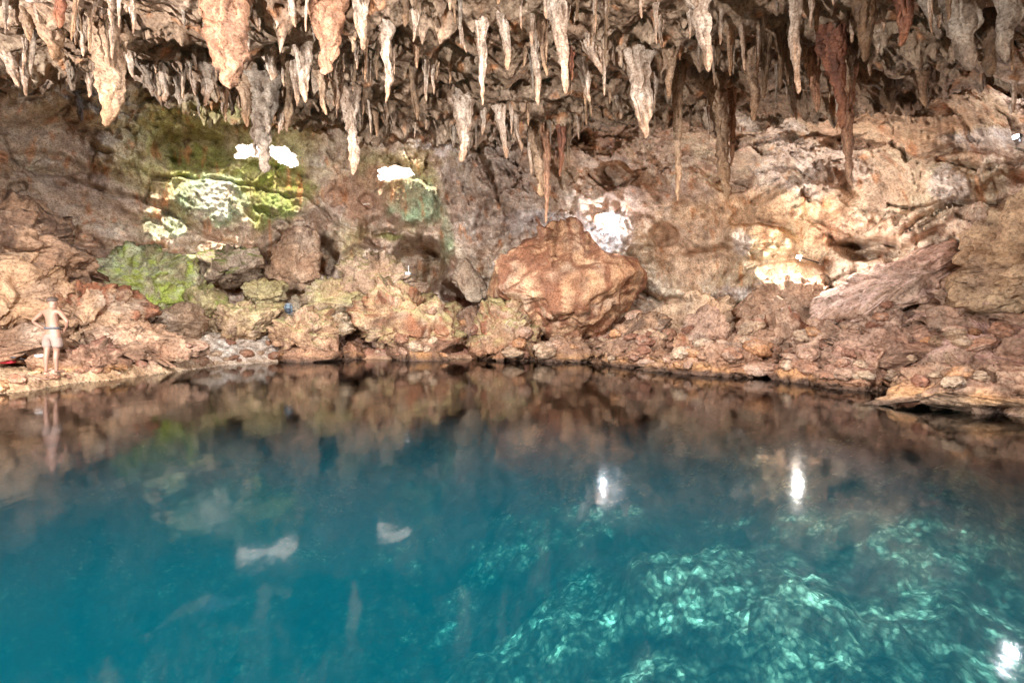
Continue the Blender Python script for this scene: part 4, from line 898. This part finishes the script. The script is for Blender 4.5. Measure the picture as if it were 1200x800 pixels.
def build_person():
    M_SK = plain('skin', (.27, .14, .095), .5, var=.1); M_SH = plain('swim_shorts', (.25, .17, .14), .8, var=.1); M_BD = plain('waistband', (.07, .07, .08), .7); M_HR = plain('hair', (.06, .035, .025), .7)
    p = cast(61, 436.5); root = empty('person', p); root.scale = (1.04,) * 3
    tag(root, 'bare chested bather seen from behind in pale shorts, hands at the waist, on the ledge', 'person')
    J = []; E = []
    def v(x, y, z, r, r2=None, par=None):
        J.append((x, y, z, r, r2 or r)); i = len(J) - 1
        if par is not None: E.append((par, i))
        return i
    pel = v(0, 0, .95, .135, .105); sp = v(0, .01, 1.10, .125, .095, pel); ch = v(0, 0, 1.28, .15, .105, sp); uc = v(0, -.01, 1.41, .13, .09, ch)
    nk = v(0, 0, 1.51, .055, .055, uc); hb = v(0, .02, 1.58, .07, .08, nk); hm = v(0, .02, 1.66, .078, .095, hb); ht = v(0, .01, 1.73, .055, .065, hm)
    v(0, .125, 1.64, .012, .014, hm); v(.085, .01, 1.645, .012, .02, hm); v(-.085, .01, 1.645, .012, .02, hm)
    for s in (-1, 1):
        sh = v(s * .185, -.005, 1.435, .062, .06, uc); ua = v(s * .30, -.03, 1.31, .047, .047, sh); el = v(s * .405, -.05, 1.20, .038, .038, ua)
        fa = v(s * .33, .02, 1.10, .037, .035, el); wr = v(s * .235, .085, 1.02, .024, .022, fa); pm = v(s * .175, .115, .985, .03, .016, wr)
        for k in range(4):
            b = v(s * (.15 + .004 * k), .125, .965 + .018 * (3 - k) - .03, .0095, .0095, pm); L1 = (.045, .05, .047, .036)[k]
            m_ = v(s * (.15 + .004 * k - L1 * .8), .135, .96 + .018 * (3 - k) - .035, .009, .009, b); v(s * (.15 - L1 * 1.4), .122, .95 + .018 * (3 - k) - .035, .008, .008, m_)
        t1 = v(s * .19, .105, 1.02, .011, .011, pm); v(s * .155, .12, 1.04, .009, .009, t1)
        fx = -.03 if s < 0 else .06
        hp = v(s * .09, 0, .88, .095, .10, pel); th = v(s * .11, .01, .70, .082, .085, hp); kn = v(s * .10 + (.0 if s < 0 else -.02), .02 * s, .49, .054, .056, th)
        cf = v(s * .095, .02 * s - .03, .34, .053, .056, kn); an = v(s * .09, .03 * s - .02, .09, .032, .036, cf); he = v(s * .09, .03 * s - .03, .035, .032, .030, an)
        bf = v(s * .105, .03 * s + .11, .028, .040, .024, he); v(s * .11, .03 * s + .17, .02, .034, .016, bf)
    skin('body', J, E, pel, M_SK, root)
    J, E = [], []
    a = v(0, 0, .985, .15, .125); b = v(0, 0, .93, .155, .13, a)
    for s in (-1, 1):
        h = v(s * .095, 0, .85, .115, .12, b); t = v(s * .115, .01, .68, .105, .11, h); v(s * .12, .01, .56, .10, .105, t)
    shorts = skin('shorts', J, E, 1, M_SH, root)
    bm = bmesh.new(); bmesh.ops.create_cone(bm, segments=28, radius1=.158, radius2=.155, depth=.05, cap_ends=True)
    for q in bm.verts: q.co.y *= .80
    wb = from_bm('waistband', bm, M_BD, shorts, True); wb.location = (0, .005, 1.045)
    S, Fq = ICO[4]; H = S * np.array([.098, .118, .10]); keep = (S[:, 2] > -.15 + .55 * np.clip(S[:, 1], -.2, 1)); f = Fq[keep[Fq].all(1)]; us, inv = np.unique(f, return_inverse=True)
    H = H * (1 + .05 * vnoise(H * 60))[:, None]; h = mk('hair', H[us], inv.reshape(-1, 3), None, M_HR, root); h.location = (0, .015, 1.685)
def box_mesh(sx, sy, sz, bev=.01, seg=2):
    bm = bmesh.new(); bmesh.ops.create_cube(bm, size=1)
    for v in bm.verts: v.co = Vector((v.co.x * sx, v.co.y * sy, v.co.z * sz))
    bmesh.ops.bevel(bm, geom=bm.edges[:], offset=bev, segments=seg, affect='EDGES'); return bm
def from_bm(name, bm, mat, parent=None, smooth=False):
    me = bpy.data.meshes.new(name); bm.to_mesh(me); bm.free(); me.materials.append(mat)
    if smooth:
        for p in me.polygons: p.use_smooth = True
    o = bpy.data.objects.new(name, me); COL.objects.link(o)
    if parent: o.parent = parent
    return o
build_person()
def crumple(name, sx, sy, sz, mat, parent=None, amp=.3, seed=0):
    S, Fq = ICO[4]; Q = np.sign(S) * np.abs(S) ** .6 * np.array([sx, sy, sz]); Q = Q * (1 + amp * fbm(S * 2.5 + seed, 4, 800 + seed))[:, None]
    return mk(name, Q, Fq, None, mat, parent)
p = cast(8, 425.5); t = crumple('towel', .19, .10, .05, plain('red_cloth', (.55, .03, .05), .9), amp=.25, seed=1); t.location = p + Vector((0, 0, .04)); tag(t, 'crumpled red towel lying on the ledge at the left edge', 'towel')
p = cast(49, 418); t = crumple('towel', .14, .09, .035, plain('white_cloth', (.75, .76, .80), .9), amp=.3, seed=2); t.location = p + Vector((0, 0, .03)); tag(t, 'folded white towel lying on the rock behind the bather', 'towel')
def sandal(px, py, rz, lab):
    r_ = empty('sandal', cast(px, py) + Vector((0, 0, .02))); r_.rotation_euler.z = rz; tag(r_, lab, 'sandal', 'pair of sandals left on the ledge')
    bm = bmesh.new(); n = 28; ring = []
    for k in range(n):
        a = 2 * math.pi * k / n; w_ = .045 + .010 * math.cos(a); ring.append(bm.verts.new((.14 * math.cos(a), w_ * math.sin(a), -.01)))
    f = bm.faces.new(ring); g = bmesh.ops.extrude_face_region(bm, geom=[f]); bmesh.ops.translate(bm, verts=[q for q in g['geom'] if isinstance(q, bmesh.types.BMVert)], vec=(0, 0, .025))
    from_bm('sole', bm, plain('grey_foam', (.10, .11, .13), .8), r_)
    for s in (-1, 1):
        J = [(.07, 0, .02, .008), (.03, s * .025, .045, .009), (-.02, s * .045, .02, .009)]
        skin('strap', J, [(0, 1), (1, 2)], 0, plain('white_rubber', (.6, .62, .68), .6), r_, 1)
sandal(15, 419.5, -.5, 'dark grey sandal with pale straps on the ledge behind the red towel'); sandal(23, 421.5, -.2, 'dark grey sandal, the one nearer the bather')
def backpack(px, py):
    p = cast(px, py); r_ = empty('backpack', p); r_.rotation_euler.z = .3; tag(r_, 'grey blue backpack standing on the pale rocks under the mossy boulder', 'backpack')
    g = plain('grey_nylon', (.20, .26, .32), .7); dk = plain('dark_nylon', (.07, .08, .10), .7)
    b = from_bm('body', box_mesh(.34, .20, .46, .07, 4), g, r_, True); b.location = (0, 0, .24)
    q = from_bm('pocket', box_mesh(.24, .07, .22, .03, 3), dk, r_, True); q.location = (0, -.11, .16)
    f = from_bm('flap', box_mesh(.30, .14, .06, .025, 3), plain('pale_nylon', (.36, .40, .46), .7), r_, True); f.location = (0, -.02, .47)
    for s in (-1, 1): c = from_bm('strap', box_mesh(.04, .03, .40, .01), dk, r_); c.location = (s * .10, -.105, .27)
    c = skin('handle', [(-.05, 0, .49, .01), (0, 0, .55, .01), (.05, 0, .49, .01)], [(0, 1), (1, 2)], 0, dk, r_, 1)
backpack(338, 368)
p = cast(478, 322); r_ = empty('lamp_box', p); tag(r_, 'small pale blue lamp box with a thin rod, at the mouth of the dark hollow', 'lamp box')
b = from_bm('housing', box_mesh(.26, .16, .13, .02), plain('pale_blue_plastic', (.50, .62, .75), .5), r_); b.location = (0, 0, .065)
b = from_bm('rod', box_mesh(.025, .025, .36, .004), plain('grey_metal', (.4, .4, .4), .4, metal=1), r_); b.location = (.02, .04, .28)

# ------------------------------------------------------------------ lamps in the cave
M_HOUS = plain('lamp_housing', (.05, .05, .055), .5)
def lens(name, col, es): return plain(name, (.9, .9, .9), .3, emit=col, es=es)
def floodlight(loc, aim, power, col, label, es=60, size=.34, spot=None, rad=.06, arm=0):
    r = empty('floodlight', loc); tag(r, label, 'lamp')
    dv = (Vector(aim) - Vector(loc)); r.rotation_euler = dv.to_track_quat('Y', 'Z').to_euler()
    from_bm('housing', box_mesh(size, .10, size * .75, .015), M_HOUS, r)
    l = from_bm('lens', box_mesh(size * .86, .02, size * .6, .004), lens('lamp_glass', col, es), r); l.location = (0, .052, 0)
    b = from_bm('bracket', box_mesh(.03, .03, size * .8, .004), M_HOUS, r); b.location = (0, -.04, -size * .55)
    if arm:
        a_ = from_bm('arm', box_mesh(.04, arm, .04, .006), M_HOUS, r); a_.location = (0, -.06 - arm / 2, 0)
    ld = bpy.data.lights.new('lamp_light', 'SPOT' if spot else 'POINT'); ld.energy = power; ld.color = col; ld.shadow_soft_size = rad
    if spot: ld.spot_size = math.radians(spot); ld.spot_blend = .6
    lo = bpy.data.objects.new('lamp_light', ld); COL.objects.link(lo); lo.location = Vector(loc) + dv.normalized() * .25
    lo.rotation_euler = dv.to_track_quat('-Z', 'Y').to_euler()
    lo['kind'] = 'helper'
    return r
floodlight(tuple(unproj(706, 273, 21.9)), tuple(unproj(700, 150, 20)), 52, (.86, .93, 1.0), 'bright white floodlight glaring behind the top of the huge boulder', 120, .18)
floodlight(tuple(unproj(937, 301, 15.5)), (2, 9, 4), 110, (1.0, .95, .86), 'glaring warm lamp fixed on the golden wall above the pink rocks', 160, .16, arm=1.9)
floodlight(tuple(unproj(1193, 160, 9.3)), (-2, 9, 4), 9, (.95, .95, 1.0), 'white lamp at the right edge high on the wall', 60, .11)
# floodlights outside the picture: shore pair implied by shadows, the other two added for light
floodlight((-12.5, 1.0, 2.6), (5, 17, 7), 3600, (1.0, .975, .94), 'floodlight standing on the left ledge outside the picture', 20, .4, spot=120)
floodlight((9.2, .2, 2.6), (-13, 20, 6), 3100, (1.0, .975, .94), 'floodlight standing on the right shore outside the picture', 20, .4, spot=60)
floodlight((3.0, -9.0, 6.2), (-3, 20, 4), 800, (1.0, .98, .95), 'added unseen fill floodlight behind the photographer', 20, .4, spot=140)  # added fill lamp, set far back to even out roof and wall
floodlight((-1.0, -1.0, 7.6), (-3.5, 9, -3), 5200, (.97, 1.0, 1.0), 'added unseen floodlight under the roof, turned down to brighten the pool', 20, .4, spot=112)  # made-up lamp, there only to light the water from above

# pale sheets added behind the two skylights so the sun turns them white
for (px_, py_, hw, hh) in ((313, 181, 3.2, 2.6), (465, 204, 2.6, 2.2)):
    gx, gz = np.meshgrid(np.linspace(-1, 1, 60), np.linspace(-1, 1, 50)); gx, gz = gx.ravel(), gz.ravel()
    base = unproj(px_, py_, float(Dmap(np.array([px_ * 1.]), np.array([py_ * 1.]))[0]) + 2.2)
    Q = np.stack([base[0] + gx * hw, base[1] + gz * 1.1 + 0 * gx, base[2] + gz * hh], 1); Q[:, 1] += fbm(Q * .9, 5, 900) * .35
    idx = np.arange(3000).reshape(50, 60); Fq = np.stack([idx[:-1, :-1], idx[:-1, 1:], idx[1:, 1:], idx[1:, :-1]], -1).reshape(-1, 4)
    tag(mk('skylight_backing', Q, Fq, np.ones((3000, 3)) * C3(.80, .78, .72), M_ROCK), kind='structure')

# ------------------------------------------------------------------ sun, sky, camera
sd = bpy.data.lights.new('sun', 'SUN'); sd.energy = 2.7; sd.angle = math.radians(.5); sd.color = (1, .95, .86)
so = bpy.data.objects.new('sun', sd); COL.objects.link(so); so.rotation_euler = Vector(-SUN).to_track_quat('-Z', 'Y').to_euler()
w = bpy.data.worlds.new('World'); scene.world = w; w.use_nodes = True
import time; print('T end'); nt = w.node_tree; bg = nt.nodes['Background']; sky = nt.nodes.new('ShaderNodeTexSky'); sky.sky_type = 'NISHITA'; sky.sun_disc = False
sky.sun_elevation = math.asin(SUN[2]); sky.sun_rotation = math.atan2(SUN[0], SUN[1]); sky.dust_density = 3
nt.links.new(sky.outputs[0], bg.inputs[0]); bg.inputs[1].default_value = .15

cd = bpy.data.cameras.new('camera'); cam = bpy.data.objects.new('camera', cd); COL.objects.link(cam); scene.camera = cam
cam.location = (0, 0, CZ); cam.rotation_euler = (math.pi / 2, 0, 0)
cd.sensor_width = 36; cd.lens = F / 1200 * 36; cd.shift_y = -(400 - HY) / 1200; cd.clip_end = 500
vs_ = scene.view_settings; vs_.view_transform = 'Standard'; vs_.look = 'None'; vs_.gamma = 1; vs_.exposure = 2.0
scene.render.engine = 'CYCLES'; cy = scene.cycles; cy.use_adaptive_sampling = True; cy.adaptive_threshold = .02
cy.use_denoising = True; cy.max_bounces = 8; cy.diffuse_bounces = 4; cy.glossy_bounces = 3; cy.transparent_max_bounces = 12; cy.volume_bounces = 0
cy.sample_clamp_indirect = 6; cy.caustics_reflective = False; cy.caustics_refractive = False
